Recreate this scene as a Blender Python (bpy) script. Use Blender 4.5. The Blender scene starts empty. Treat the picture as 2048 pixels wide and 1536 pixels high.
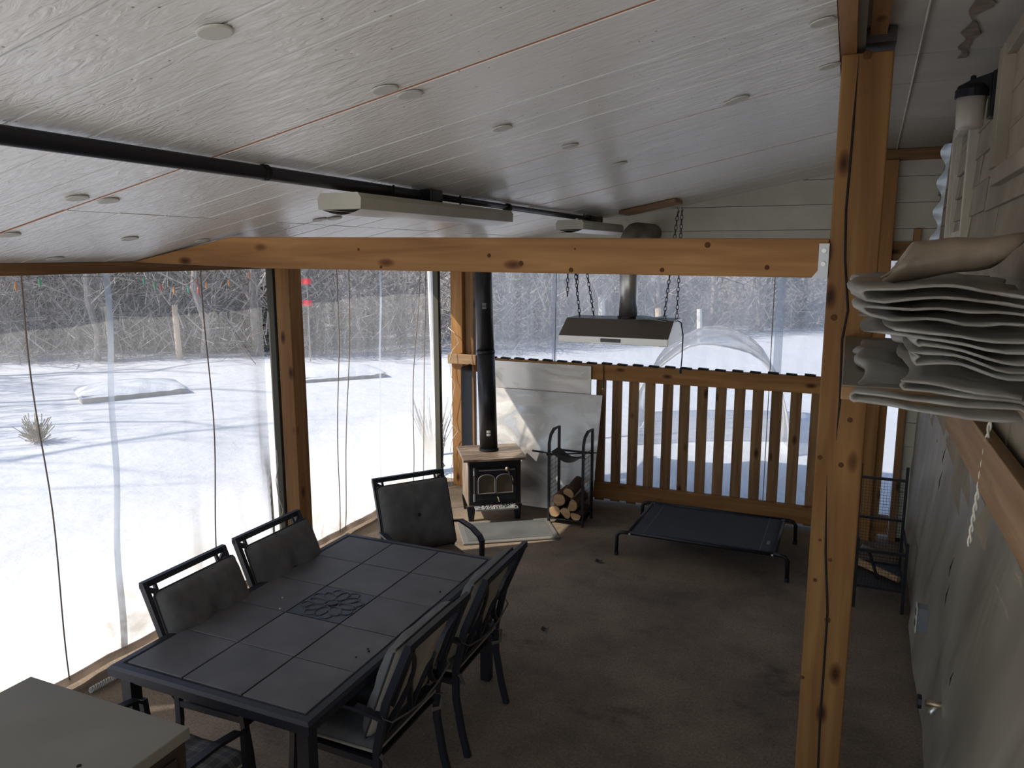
import bpy, bmesh, math, random
from mathutils import Vector, Matrix, noise
rnd = random.Random(7)
S = bpy.context.scene
COL = S.collection
R = math.radians

# ------------------------------------------------------------------ camera
F = 1538.0
CAM = Vector((0, 0, 2.42))
YAW, PITCH, ROLL = R(23.5), R(9.7), R(-0.1)
FW = Vector((-math.sin(YAW) * math.cos(PITCH), math.cos(YAW) * math.cos(PITCH), -math.sin(PITCH)))
_rt = Vector((math.cos(YAW), math.sin(YAW), 0)); _up = _rt.cross(FW)
RT = _rt * math.cos(ROLL) + _up * math.sin(ROLL)
UP = _up * math.cos(ROLL) - _rt * math.sin(ROLL)
cd = bpy.data.cameras.new('camera'); cam = bpy.data.objects.new('camera', cd); COL.objects.link(cam)
cd.sensor_width = 36; cd.lens = 36 * F / 2048; cd.clip_start = .05; cd.clip_end = 500
cam.matrix_world = Matrix(((RT.x, UP.x, -FW.x, CAM.x), (RT.y, UP.y, -FW.y, CAM.y), (RT.z, UP.z, -FW.z, CAM.z), (0, 0, 0, 1)))
S.camera = cam

# ------------------------------------------------------------------ world, sun, exposure
SUN = Vector((.775, .63, -.92)).normalized()       # direction the sunlight travels
w = bpy.data.worlds.new('world'); S.world = w; w.use_nodes = True
wn = w.node_tree.nodes; wl = w.node_tree.links
sky = wn.new('ShaderNodeTexSky'); sky.sky_type = 'NISHITA'; sky.sun_disc = False
sky.sun_elevation = math.asin(-SUN.z); sky.sun_rotation = math.atan2(-SUN.x, -SUN.y)
wl.new(sky.outputs[0], wn['Background'].inputs[0]); wn['Background'].inputs[1].default_value = .15
sl = bpy.data.lights.new('sun', 'SUN'); so = bpy.data.objects.new('sun', sl); COL.objects.link(so)
sl.energy = 4.3; sl.angle = R(.6); sl.color = (1, .93, .82)
so.rotation_euler = SUN.to_track_quat('-Z', 'Y').to_euler(); so.location = (-20, -15, 25)
vs = S.view_settings
vs.view_transform = 'Standard'; vs.look = 'None'; vs.gamma = 1; vs.use_curve_mapping = False
vs.exposure = 0.62

# ------------------------------------------------------------------ pixel helpers (2048 x 1536 frame)
def ray(x, y): return RT * ((x - 1024) / F) - UP * ((y - 768) / F) + FW
def onz(x, y, z=0.): d = ray(x, y); return CAM + d * ((z - CAM.z) / d.z)
def ony(x, y, Y): d = ray(x, y); return CAM + d * (Y / d.y)
def ceil_z(x, y): return 2.373 + (x + 3.742) * (.19 + .004 * (7 - y))
def house_x(y): return .5 + .03 * (y - 3.5)
def onh(x, y): d = ray(x, y); return CAM + d * (house_x(0) / (d.x - .03 * d.y))

# ------------------------------------------------------------------ materials
MATS = {}
def mat(name):
    m = bpy.data.materials.new(name); m.use_nodes = True; MATS[name] = m
    nt = m.node_tree; return m, nt.nodes, nt.links, nt.nodes['Principled BSDF']
def pset(b, **k):
    for a, v in k.items():
        b.inputs[a.replace('_', ' ')].default_value = v
def N(ns, t, **k):
    n = ns.new('ShaderNode' + t)
    for a, v in k.items():
        if a.startswith('i_'): n.inputs[a[2:].replace('_', ' ')].default_value = v
        else: setattr(n, a, v)
    return n
def coords(ns, ls, scale, rand=True, coord='Object'):
    tc = N(ns, 'TexCoord'); mp = N(ns, 'Mapping'); mp.inputs['Scale'].default_value = scale
    ls.new(tc.outputs[coord], mp.inputs['Vector'])
    if rand:
        oi = N(ns, 'ObjectInfo'); mu = N(ns, 'Math', operation='MULTIPLY'); mu.inputs[1].default_value = 37.
        ls.new(oi.outputs['Random'], mu.inputs[0]); ls.new(mu.outputs[0], mp.inputs['Location'])
    return mp
def ramp(ns, stops):
    r = N(ns, 'ValToRGB'); e = r.color_ramp.elements
    while len(e) < len(stops): e.new(.5)
    for q, (p, c) in zip(e, stops): q.position = p; q.color = (*c, 1) if len(c) == 3 else c
    return r
def simple(name, col, rough=.6, metal=0., var=.0, scale=8., bump=0., bscale=40., spec=.5):
    m, ns, ls, b = mat(name); pset(b, Roughness=rough, Metallic=metal, Base_Color=(*col, 1)); b.inputs['Specular IOR Level'].default_value = spec
    if var:
        mp = coords(ns, ls, (scale,) * 3); n = N(ns, 'TexNoise', i_Scale=1., i_Detail=6.); ls.new(mp.outputs[0], n.inputs['Vector'])
        rp = ramp(ns, [(.3, [c * (1 - var) for c in col]), (.7, [min(1, c * (1 + var)) for c in col])])
        ls.new(n.outputs[0], rp.inputs[0]); ls.new(rp.outputs[0], b.inputs['Base Color'])
    if bump:
        mp2 = coords(ns, ls, (bscale,) * 3); n2 = N(ns, 'TexNoise', i_Scale=1., i_Detail=4.); ls.new(mp2.outputs[0], n2.inputs['Vector'])
        bm_ = N(ns, 'Bump', i_Strength=bump, i_Distance=.01); ls.new(n2.outputs[0], bm_.inputs['Height']); ls.new(bm_.outputs[0], b.inputs['Normal'])
    return m
def wood(name, axis, light, dark, rough=.55, knots=True):
    m, ns, ls, b = mat(name); pset(b, Roughness=rough); b.inputs['Specular IOR Level'].default_value = .2
    sc = [16.] * 3; sc['xyz'.index(axis)] = 1.1
    mp = coords(ns, ls, sc); n = N(ns, 'TexNoise', i_Scale=1., i_Detail=7., i_Distortion=.8); ls.new(mp.outputs[0], n.inputs['Vector'])
    rp = ramp(ns, [(.25, dark), (.5, [(a + c) / 2 for a, c in zip(light, dark)]), (.7, light)]); ls.new(n.outputs[0], rp.inputs[0])
    col = rp.outputs[0]
    mpb = coords(ns, ls, [c * .15 for c in sc]); nb = N(ns, 'TexNoise', i_Scale=1.5, i_Detail=3.); ls.new(mpb.outputs[0], nb.inputs['Vector'])
    rb = ramp(ns, [(.3, (.62, .6, .58)), (.65, (1, 1, 1))]); ls.new(nb.outputs[0], rb.inputs[0])
    mx = N(ns, 'MixRGB', blend_type='MULTIPLY'); mx.inputs[0].default_value = 1; ls.new(col, mx.inputs[1]); ls.new(rb.outputs[0], mx.inputs[2]); col = mx.outputs[0]
    if knots:
        sk = [7.5] * 3; sk['xyz'.index(axis)] = 3.4
        mk = coords(ns, ls, sk); v = N(ns, 'TexVoronoi', i_Scale=1.); ls.new(mk.outputs[0], v.inputs['Vector'])
        rk = ramp(ns, [(.05, (.18, .12, .08)), (.13, (.55, .45, .38)), (.2, (1, 1, 1))]); ls.new(v.outputs['Distance'], rk.inputs[0])
        mx = N(ns, 'MixRGB', blend_type='MULTIPLY'); mx.inputs[0].default_value = 1; ls.new(col, mx.inputs[1]); ls.new(rk.outputs[0], mx.inputs[2]); col = mx.outputs[0]
    ls.new(col, b.inputs['Base Color'])
    bp = N(ns, 'Bump', i_Strength=.25, i_Distance=.004); ls.new(n.outputs[0], bp.inputs['Height']); ls.new(bp.outputs[0], b.inputs['Normal'])
    return m
for ax in 'xyz':
    wood('timber_' + ax, ax, (.54, .285, .105), (.30, .135, .045))
    wood('board_' + ax, ax, (.42, .24, .105), (.20, .10, .045))
wood('dark_timber_z', 'z', (.36, .19, .065), (.19, .085, .025)); wood('pale_timber_y', 'y', (.52, .34, .19), (.32, .18, .09)); wood('pale_timber_x', 'x', (.52, .34, .19), (.32, .18, .09))
wood('log_bark', 'y', (.22, .14, .08), (.07, .045, .03), .9); wood('log_end', 'x', (.62, .42, .24), (.38, .22, .11), .85, False)
wood('grey_wood', 'z', (.42, .37, .30), (.22, .18, .14), .9)

def ceiling_mat():
    m, ns, ls, b = mat('ceiling_paint'); pset(b, Roughness=.24); b.inputs['Specular IOR Level'].default_value = .9
    mp = coords(ns, ls, (7, 26, 7), False); n = N(ns, 'TexNoise', i_Scale=1.6, i_Detail=5., i_Distortion=1.2); ls.new(mp.outputs[0], n.inputs['Vector'])
    bp = N(ns, 'Bump', i_Strength=.5, i_Distance=.010); ls.new(n.outputs[0], bp.inputs['Height']); ls.new(bp.outputs[0], b.inputs['Normal'])
    mp2 = coords(ns, ls, (1.3,) * 3, False); n2 = N(ns, 'TexNoise', i_Scale=1., i_Detail=4.); ls.new(mp2.outputs[0], n2.inputs['Vector'])
    rp = ramp(ns, [(.3, (.84, .82, .755)), (.65, (.90, .885, .825))]); ls.new(n2.outputs[0], rp.inputs[0])
    mp3 = coords(ns, ls, (34, 34, 34), False); v = N(ns, 'TexVoronoi', i_Scale=.55); ls.new(mp3.outputs[0], v.inputs['Vector'])
    r3 = ramp(ns, [(.05, (.25, .22, .18)), (.085, (1, 1, 1))]); ls.new(v.outputs['Distance'], r3.inputs[0])
    mx = N(ns, 'MixRGB', blend_type='MULTIPLY'); mx.inputs[0].default_value = .8; ls.new(rp.outputs[0], mx.inputs[1]); ls.new(r3.outputs[0], mx.inputs[2])
    ls.new(mx.outputs[0], b.inputs['Base Color'])
ceiling_mat()
def floor_mat():
    m, ns, ls, b = mat('concrete_floor'); pset(b, Roughness=.85)
    mp = coords(ns, ls, (1, 1, 1), False)
    n = N(ns, 'TexNoise', i_Scale=1.4, i_Detail=8., i_Roughness=.65); ls.new(mp.outputs[0], n.inputs['Vector'])
    rp = ramp(ns, [(.3, (.125, .098, .07)), (.5, (.24, .182, .125)), (.72, (.34, .265, .185))]); ls.new(n.outputs[0], rp.inputs[0])
    n2 = N(ns, 'TexNoise', i_Scale=70., i_Detail=6., i_Roughness=.8); ls.new(mp.outputs[0], n2.inputs['Vector'])
    r2 = ramp(ns, [(.35, (.55, .52, .5)), (.6, (1.05, 1.03, 1))]); ls.new(n2.outputs[0], r2.inputs[0])
    mx = N(ns, 'MixRGB', blend_type='MULTIPLY'); mx.inputs[0].default_value = 1; ls.new(rp.outputs[0], mx.inputs[1]); ls.new(r2.outputs[0], mx.inputs[2])
    n3 = N(ns, 'TexNoise', i_Scale=.9, i_Detail=7., i_Roughness=.7); mp3 = coords(ns, ls, (1.6, 2.2, 1), False); ls.new(mp3.outputs[0], n3.inputs['Vector'])
    r3 = ramp(ns, [(.28, (.4, .38, .36)), (.42, (1, 1, 1))]); ls.new(n3.outputs[0], r3.inputs[0])
    mx2 = N(ns, 'MixRGB', blend_type='MULTIPLY'); mx2.inputs[0].default_value = 1; ls.new(mx.outputs[0], mx2.inputs[1]); ls.new(r3.outputs[0], mx2.inputs[2])
    ls.new(mx2.outputs[0], b.inputs['Base Color'])
    bp = N(ns, 'Bump', i_Strength=.35, i_Distance=.006); ls.new(n2.outputs[0], bp.inputs['Height']); ls.new(bp.outputs[0], b.inputs['Normal'])
floor_mat()
def plastic_sheet(name, haze0, dirt, tint=(.93, .93, .92), dirt_h=1.0):
    # clear vinyl: mostly see-through, a little milky, dirty and frosted along the bottom
    m, ns, ls, b = mat(name); out = ns['Material Output']
    tr = N(ns, 'BsdfTransparent'); tr.inputs[0].default_value = (.76, .77, .79, 1)
    tl = N(ns, 'BsdfTranslucent'); tl.inputs[0].default_value = (*tint, 1)
    df = N(ns, 'BsdfDiffuse'); df.inputs[0].default_value = (*tint, 1)
    ms = N(ns, 'MixShader'); ms.inputs[0].default_value = .12; ls.new(tl.outputs[0], ms.inputs[1]); ls.new(df.outputs[0], ms.inputs[2])
    tc = N(ns, 'TexCoord'); sx = N(ns, 'SeparateXYZ'); ls.new(tc.outputs['Object'], sx.inputs[0])
    mp = N(ns, 'Mapping'); mp.inputs['Scale'].default_value = (1.5, 1.5, 1.5); ls.new(tc.outputs['Object'], mp.inputs[0])
    n = N(ns, 'TexNoise', i_Scale=2.2, i_Detail=9., i_Roughness=.62, i_Distortion=.7); ls.new(mp.outputs[0], n.inputs['Vector'])
    # height mask + noise -> frosted amount
    mr = N(ns, 'MapRange'); mr.inputs['From Min'].default_value = 0.; mr.inputs['From Max'].default_value = dirt_h; mr.inputs['To Min'].default_value = 1.; mr.inputs['To Max'].default_value = 0.
    ls.new(sx.outputs['Z'], mr.inputs['Value'])
    rn = ramp(ns, [(.36, (0, 0, 0)), (.66, (1, 1, 1))]); ls.new(n.outputs[0], rn.inputs[0])
    ad = N(ns, 'Math', operation='MULTIPLY_ADD'); ad.inputs[1].default_value = .9; ls.new(mr.outputs[0], ad.inputs[0])
    hm = N(ns, 'Math', operation='MULTIPLY'); ls.new(mr.outputs[0], hm.inputs[0]); ls.new(rn.outputs[0], hm.inputs[1])
    sq = N(ns, 'Math', operation='ADD'); ls.new(hm.outputs[0], sq.inputs[0])
    p2 = N(ns, 'Math', operation='POWER'); p2.inputs[1].default_value = 2.; ls.new(mr.outputs[0], p2.inputs[0]); ls.new(p2.outputs[0], sq.inputs[1])
    md = N(ns, 'Math', operation='MULTIPLY_ADD', use_clamp=True); md.inputs[1].default_value = dirt; ls.new(sq.outputs[0], md.inputs[0])
    dc = N(ns, 'MixRGB'); dc.inputs[1].default_value = (*tint, 1); dc.inputs[2].default_value = (.40, .365, .315, 1)
    ls.new(hm.outputs[0], dc.inputs[0]); ls.new(dc.outputs[0], tl.inputs[0]); ls.new(dc.outputs[0], df.inputs[0])
    # faint streaks higher up
    mp3 = N(ns, 'Mapping'); mp3.inputs['Scale'].default_value = (9, 9, .7); ls.new(tc.outputs['Object'], mp3.inputs[0])
    n3 = N(ns, 'TexNoise', i_Scale=1.2, i_Detail=6., i_Distortion=.5); ls.new(mp3.outputs[0], n3.inputs['Vector'])
    mr3 = N(ns, 'MapRange'); mr3.inputs['From Min'].default_value = .3; mr3.inputs['From Max'].default_value = .75; mr3.inputs['To Min'].default_value = haze0 * .75; mr3.inputs['To Max'].default_value = haze0 * 1.35
    ls.new(n3.outputs[0], mr3.inputs['Value']); ls.new(mr3.outputs[0], md.inputs[2])
    mix = N(ns, 'MixShader'); ls.new(md.outputs[0], mix.inputs[0]); ls.new(tr.outputs[0], mix.inputs[1]); ls.new(ms.outputs[0], mix.inputs[2])
    gl = N(ns, 'BsdfGlossy'); gl.inputs['Roughness'].default_value = .12
    fr = N(ns, 'Fresnel'); fr.inputs[0].default_value = 1.25
    mg = N(ns, 'MixShader'); ls.new(fr.outputs[0], mg.inputs[0]); ls.new(mix.outputs[0], mg.inputs[1]); ls.new(gl.outputs[0], mg.inputs[2])
    bp = N(ns, 'Bump', i_Strength=.3, i_Distance=.02); ls.new(n3.outputs[0], bp.inputs['Height']); ls.new(bp.outputs[0], gl.inputs['Normal'])
    ls.new(mg.outputs[0], out.inputs[0])
    return m
plastic_sheet('clear_vinyl', .095, .8); plastic_sheet('clear_vinyl_far', .30, .1)
plastic_sheet('seam_vinyl', .42, .4, (.72, .80, .92)); plastic_sheet('hem_vinyl', .8, .3, (.72, .62, .55))
plastic_sheet('tent_vinyl', .5, .1)
def foil_mat():       # grey reinforced poly stapled on the lower house wall
    m, ns, ls, b = mat('wall_poly'); pset(b, Roughness=.38)
    mp0 = coords(ns, ls, (1, 1, 1), False); mp0.inputs['Rotation'].default_value = (-.7, 0, 0); mp = N(ns, 'Mapping'); mp.inputs['Scale'].default_value = (1., 2.6, .6); ls.new(mp0.outputs[0], mp.inputs[0])
    n = N(ns, 'TexNoise', i_Scale=1.6, i_Detail=2., i_Distortion=.6); ls.new(mp.outputs[0], n.inputs['Vector'])
    rp = ramp(ns, [(.35, (.20, .185, .145)), (.7, (.34, .32, .255))]); ls.new(n.outputs[0], rp.inputs[0]); ls.new(rp.outputs[0], b.inputs['Base Color'])
    bp = N(ns, 'Bump', i_Strength=.7, i_Distance=.04); ls.new(n.outputs[0], bp.inputs['Height']); ls.new(bp.outputs[0], b.inputs['Normal'])
foil_mat()
def panel_mat():      # aluminium sheet with half-peeled protective film
    m, ns, ls, b = mat('sheet_metal'); pset(b, Metallic=.75)
    mp = coords(ns, ls, (1.3, 1.3, 2.4)); n = N(ns, 'TexNoise', i_Scale=1.1, i_Detail=3., i_Distortion=2.); ls.new(mp.outputs[0], n.inputs['Vector'])
    rp = ramp(ns, [(.44, (.60, .58, .55)), (.47, (.53, .50, .46)), (.58, (.54, .51, .47)), (.6, (.61, .59, .56))]); rp.color_ramp.interpolation = 'LINEAR'
    ls.new(n.outputs[0], rp.inputs[0]); ls.new(rp.outputs[0], b.inputs['Base Color'])
    r2 = ramp(ns, [(.45, (.3, .3, .3)), (.55, (.5, .5, .5))]); ls.new(n.outputs[0], r2.inputs[0]); ls.new(r2.outputs[0], b.inputs['Roughness'])
    bp = N(ns, 'Bump', i_Strength=.2, i_Distance=.02); ls.new(n.outputs[0], bp.inputs['Height']); ls.new(bp.outputs[0], b.inputs['Normal'])
panel_mat()
def stove_mat():
    m, ns, ls, b = mat('rusty_steel'); pset(b, Roughness=.55, Metallic=.25)
    mp = coords(ns, ls, (3, 16, 3)); mp.inputs['Rotation'].default_value = (0, 0, .25); n = N(ns, 'TexNoise', i_Scale=1., i_Detail=8., i_Distortion=1.6); ls.new(mp.outputs[0], n.inputs['Vector'])
    rp = ramp(ns, [(.3, (.10, .07, .05)), (.5, (.24, .17, .12)), (.7, (.40, .31, .23))]); ls.new(n.outputs[0], rp.inputs[0]); ls.new(rp.outputs[0], b.inputs['Base Color'])
stove_mat()
def plaid_mat():
    m, ns, ls, b = mat('plaid_fabric'); pset(b, Roughness=.95)
    tc = N(ns, 'TexCoord'); outs = []
    for d in 'XY':
        wv = N(ns, 'TexWave', bands_direction=d, i_Scale=2.6, i_Distortion=.4); ls.new(tc.outputs['Object'], wv.inputs['Vector'])
        rp = ramp(ns, [(.30, (.05, .05, .055)), (.36, (.15, .15, .15)), (.75, (.15, .15, .15)), (.8, (.3, .3, .29)), (.86, (.10, .10, .11))]); ls.new(wv.outputs[1], rp.inputs[0]); outs.append(rp.outputs[0])
    mx = N(ns, 'MixRGB'); mx.inputs[0].default_value = .5; ls.new(outs[0], mx.inputs[1]); ls.new(outs[1], mx.inputs[2]); ls.new(mx.outputs[0], b.inputs['Base Color'])
plaid_mat()
def snow_mat():
    m, ns, ls, b = mat('snow'); pset(b, Roughness=.8, Base_Color=(.615, .635, .675, 1))
    mp = coords(ns, ls, (1, 1, 1), False); n = N(ns, 'TexNoise', i_Scale=1.3, i_Detail=9., i_Roughness=.6); ls.new(mp.outputs[0], n.inputs['Vector'])
    bp = N(ns, 'Bump', i_Strength=.6, i_Distance=.12); ls.new(n.outputs[0], bp.inputs['Height']); ls.new(bp.outputs[0], b.inputs['Normal'])
snow_mat()
simple('black_metal', (.018, .018, .022), .45, .3); simple('navy_metal', (.022, .024, .032), .42, .2)
simple('cushion_dark', (.125, .12, .112), .95, var=.2, scale=14., bump=.6, bscale=14.); simple('cushion_back', (.33, .295, .24), .95, var=.12, bump=.2, bscale=25.)
simple('cushion_brown', (.15, .105, .075), .95, var=.25); simple('piping', (.03, .03, .03), .9)
simple('tile', (.105, .10, .10), .5, var=.22, scale=5.); simple('tile_dark', (.05, .052, .068), .42); simple('grout', (.03, .032, .042), .7)
simple('white_paint', (.62, .60, .53), .55, var=.1, scale=3.); simple('lens_white', (.85, .85, .85), .35)
simple('fixture_paint', (.50, .47, .38), .5, var=.12, scale=4.)
simple('groove_grey', (.22, .20, .17), .8); simple('groove_red', (.48, .20, .09), .8)
simple('gable_white', (.62, .59, .49), .6, var=.12, scale=3., bump=.2)
simple('shingle', (.31, .26, .19), .8, var=.22, scale=3., bump=.4, bscale=12.); simple('trim_cream', (.62, .57, .46), .5, var=.08)
simple('soffit', (.44, .41, .35), .6, var=.15, scale=2., bump=.25, bscale=20.)
simple('knot', (.11, .05, .02), .8, spec=.1); simple('stain_dark', (.10, .065, .045), .9); simple('water_stain', (.22, .165, .12), .8, var=.4, scale=20.)
simple('window_glass', (.05, .055, .06), .08); simple('stove_glass', (.10, .075, .05), .25); simple('jar_white', (.60, .53, .45), .3)
simple('steel', (.62, .61, .58), .38, .9); simple('hood_paint', (.17, .14, .115), .45, .1); simple('hood_black', (.01, .01, .012), .2); simple('galvanised', (.5, .51, .52), .45, .8)
simple('mesh_fabric', (.045, .05, .062), .8, var=.1, bump=.15, bscale=200.)
simple('mesh_trim', (.09, .095, .105), .7); simple('mat_rubber', (.11, .112, .105), .8, var=.25, scale=4.); simple('mat_edge', (.15, .142, .13), .75)
simple('cream_top', (.205, .188, .145), .55, var=.12, scale=2.5); simple('dark_brown', (.035, .022, .016), .6)
simple('rope', (.30, .24, .19), .9); simple('white_wire', (.75, .70, .60), .5); simple('olive', (.085, .08, .06), .8); simple('dark_gap', (.012, .01, .008), .9)
simple('red_cloth', (.65, .02, .04), .8); simple('paper_blue', (.40, .62, .80), .6); simple('paper_white', (.75, .78, .78), .6)
simple('bulb_green', (.03, .45, .22), .3); simple('bulb_orange', (.85, .32, .03), .3); simple('bulb_red', (.7, .05, .05), .3); simple('bulb_clear', (.25, .2, .15), .3)
simple('grey_box', (.23, .235, .235), .6); simple('brass', (.42, .33, .2), .4, .8); simple('bark_grey', (.34, .30, .27), .95, var=.3); simple('evergreen', (.075, .10, .07), .95, var=.4); simple('twig', (.36, .325, .30), .95, var=.3)
simple('stake', (.50, .42, .25), .9, var=.2); simple('stake_orange', (.62, .47, .33), .9); simple('birch', (.72, .70, .64), .8, var=.1); simple('dry_shrub', (.28, .24, .16), .95); simple('brush_hill', (.26, .25, .25), .95, var=.55, scale=.7)
simple('plank_weathered', (.36, .35, .32), .9, var=.2); simple('tag_white', (.6, .58, .52), .8); simple('webbing', (.13, .115, .095), .95)
simple('duct_grey', (.22, .2, .17), .6, .3, var=.2); simple('ash', (.35, .33, .3), .95, var=.4, scale=60.); simple('pipe_black', (.022, .022, .025), .36, .35, var=.2, scale=6.)
simple('bed_label', (.2, .21, .22), .6); simple('leather', (.05, .045, .045), .6); simple('foil_strip', (.55, .62, .68), .3, .2)
def drop_sheet():
    m, ns, ls, b = mat('folded_poly'); out = ns['Material Output']
    pset(b, Roughness=.28, Base_Color=(.46, .44, .39, 1)); mp = coords(ns, ls, (3, 3, 9)); n = N(ns, 'TexNoise', i_Scale=2., i_Detail=6., i_Distortion=1.); ls.new(mp.outputs[0], n.inputs['Vector'])
    rp = ramp(ns, [(.3, (.30, .26, .21)), (.7, (.58, .57, .52))]); ls.new(n.outputs[0], rp.inputs[0]); ls.new(rp.outputs[0], b.inputs['Base Color'])
    bp = N(ns, 'Bump', i_Strength=.6, i_Distance=.02); ls.new(n.outputs[0], bp.inputs['Height']); ls.new(bp.outputs[0], b.inputs['Normal'])
    tl = N(ns, 'BsdfTranslucent'); tl.inputs[0].default_value = (.7, .7, .66, 1); t = N(ns, 'BsdfTransparent')
    m1 = N(ns, 'MixShader'); m1.inputs[0].default_value = .35; ls.new(b.outputs[0], m1.inputs[1]); ls.new(tl.outputs[0], m1.inputs[2])
    m2 = N(ns, 'MixShader'); m2.inputs[0].default_value = .12; ls.new(m1.outputs[0], m2.inputs[1]); ls.new(t.outputs[0], m2.inputs[2]); ls.new(m2.outputs[0], out.inputs[0])
drop_sheet()

# ------------------------------------------------------------------ mesh builder
class MB:
    def __init__(s): s.v = []; s.f = []
    def add(s, vs_, fs):
        o = len(s.v); s.v += [Vector(p) for p in vs_]; s.f += [tuple(i + o for i in f) for f in fs]; return s
    def box(s, c, d, rot=None):
        vs_ = []
        for z in (-.5, .5):
            for x, y in ((-.5, -.5), (.5, -.5), (.5, .5), (-.5, .5)):
                p = Vector((x * d[0], y * d[1], z * d[2]))
                if rot: p = rot @ p
                vs_.append(p + Vector(c))
        return s.add(vs_, [(3, 2, 1, 0), (4, 5, 6, 7), (0, 1, 5, 4), (1, 2, 6, 5), (2, 3, 7, 6), (3, 0, 4, 7)])
    def b2(s, x0, x1, y0, y1, z0, z1): return s.box(((x0 + x1) / 2, (y0 + y1) / 2, (z0 + z1) / 2), (abs(x1 - x0), abs(y1 - y0), abs(z1 - z0)))
    def prism(s, poly, fn):       # poly: 2D points; fn(a, b, t) -> 3D with t in 0..1
        n = len(poly)
        vs_ = [fn(a, b, 0) for a, b in poly] + [fn(a, b, 1) for a, b in poly]
        return s.add(vs_, [tuple(range(n - 1, -1, -1)), tuple(range(n, 2 * n))] + [(i, (i + 1) % n, (i + 1) % n + n, i + n) for i in range(n)])
    def tube(s, pts, r, n=8, flat=None, up=(0, 0, 1), cap=True):
        pts = [Vector(p) for p in pts]; rings = []; prev = None
        for i, p in enumerate(pts):
            t = (pts[min(i + 1, len(pts) - 1)] - pts[max(i - 1, 0)]).normalized()
            if prev is None:
                u = Vector(up); u = u - t * u.dot(t)
                if u.length < 1e-3: u = Vector((1, 0, 0)) - t * t.x
                if u.length < 1e-3: u = Vector((0, 1, 0))
            else: u = prev - t * prev.dot(t)
            u.normalize(); prev = u; v = t.cross(u)
            ri = r[i] if isinstance(r, (list, tuple)) else r
            a, b = (ri, ri) if flat is None else flat
            rings.append([p + u * (math.sin(2 * math.pi * (k + .5) / n) * a) + v * (math.cos(2 * math.pi * (k + .5) / n) * b) for k in range(n)])
        vs_ = [q for g in rings for q in g]; fs = []
        for i in range(len(pts) - 1):
            for k in range(n): fs.append((i * n + k, i * n + (k + 1) % n, (i + 1) * n + (k + 1) % n, (i + 1) * n + k))
        if cap: fs += [tuple(range(n - 1, -1, -1)), tuple(range((len(pts) - 1) * n, len(pts) * n))]
        return s.add(vs_, fs)
    def bar(s, pts, wd, th, up=(0, 0, 1)): return s.tube(pts, 1, 4, flat=(th * .7071, wd * .7071), up=up)
    def lathe(s, prof, c, n=20, axis='z'):
        vs_ = []
        for r, h in prof:
            for k in range(n):
                a = 2 * math.pi * k / n; p = (r * math.cos(a), r * math.sin(a), h)
                if axis == 'y': p = (p[0], p[2], p[1])
                if axis == 'x': p = (p[2], p[0], p[1])
                vs_.append(Vector(p) + Vector(c))
        fs = [(i * n + k, i * n + (k + 1) % n, (i + 1) * n + (k + 1) % n, (i + 1) * n + k) for i in range(len(prof) - 1) for k in range(n)]
        if prof[0][0] > 1e-5: fs.append(tuple(range(n - 1, -1, -1)))
        if prof[-1][0] > 1e-5: fs.append(tuple(range((len(prof) - 1) * n, len(prof) * n)))
        return s.add(vs_, fs)
    def grid(s, fn, nu, nv):
        vs_ = [fn(i / nu, j / nv) for j in range(nv + 1) for i in range(nu + 1)]
        return s.add(vs_, [(j * (nu + 1) + i, j * (nu + 1) + i + 1, (j + 1) * (nu + 1) + i + 1, (j + 1) * (nu + 1) + i) for j in range(nv) for i in range(nu)])
    def mesh(s, name, m, smooth=False):
        me = bpy.data.meshes.new(name); me.from_pydata([tuple(p) for p in s.v], [], s.f); me.update()
        b = bmesh.new(); b.from_mesh(me); bmesh.ops.recalc_face_normals(b, faces=b.faces); b.to_mesh(me); b.free()
        me.materials.append(MATS[m])
        if smooth: me.polygons.foreach_set('use_smooth', [True] * len(me.polygons)); me.update()
        return me
    def build(s, name, m, parent=None, smooth=False, bevel=0, thick=0, sub=0):
        o = bpy.data.objects.new(name, s.mesh(name, m, smooth)); COL.objects.link(o)
        if parent: o.parent = parent
        if thick: q = o.modifiers.new('solid', 'SOLIDIFY'); q.thickness = thick; q.offset = 0
        if bevel: q = o.modifiers.new('bevel', 'BEVEL'); q.width = bevel; q.segments = 2; q.limit_method = 'ANGLE'; q.angle_limit = R(40)
        if sub: q = o.modifiers.new('sub', 'SUBSURF'); q.levels = q.render_levels = sub
        return o
def tag(o, label, cat=None, group=None, kind=None):
    if label: o['label'] = label
    if cat: o['category'] = cat
    if group: o['group'] = group
    if kind: o['kind'] = kind
    return o
def empty(name, loc=(0, 0, 0), rz=0., label=None, cat=None, group=None):
    o = bpy.data.objects.new(name, None); COL.objects.link(o); o.location = loc; o.rotation_euler = (0, 0, rz); o.empty_display_size = .1
    return tag(o, label, cat, group)
def copy_tree(o, parent=None):
    c = o.copy(); COL.objects.link(c); c.parent = parent
    for ch in o.children: copy_tree(ch, c)
    return c
def struct(o): o['kind'] = 'structure'; return o
def inst(name, me, parent, loc=(0, 0, 0), rot=(0, 0, 0), scale=(1, 1, 1)):
    o = bpy.data.objects.new(name, me); COL.objects.link(o); o.parent = parent; o.location = loc; o.rotation_euler = rot; o.scale = scale; return o
def rz3(a): return Matrix.Rotation(a, 3, 'Z')
def lerp(a, b, t): return a + (b - a) * t

# =================================================================== SETTING
YN, YF = -.6, 7.10         # near end (cut short for more light), far end of the porch
# floor
struct(MB().b2(-3.98, .75, YN - .1, YF + .05, -.2, 0).build('floor', 'concrete_floor'))
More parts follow.
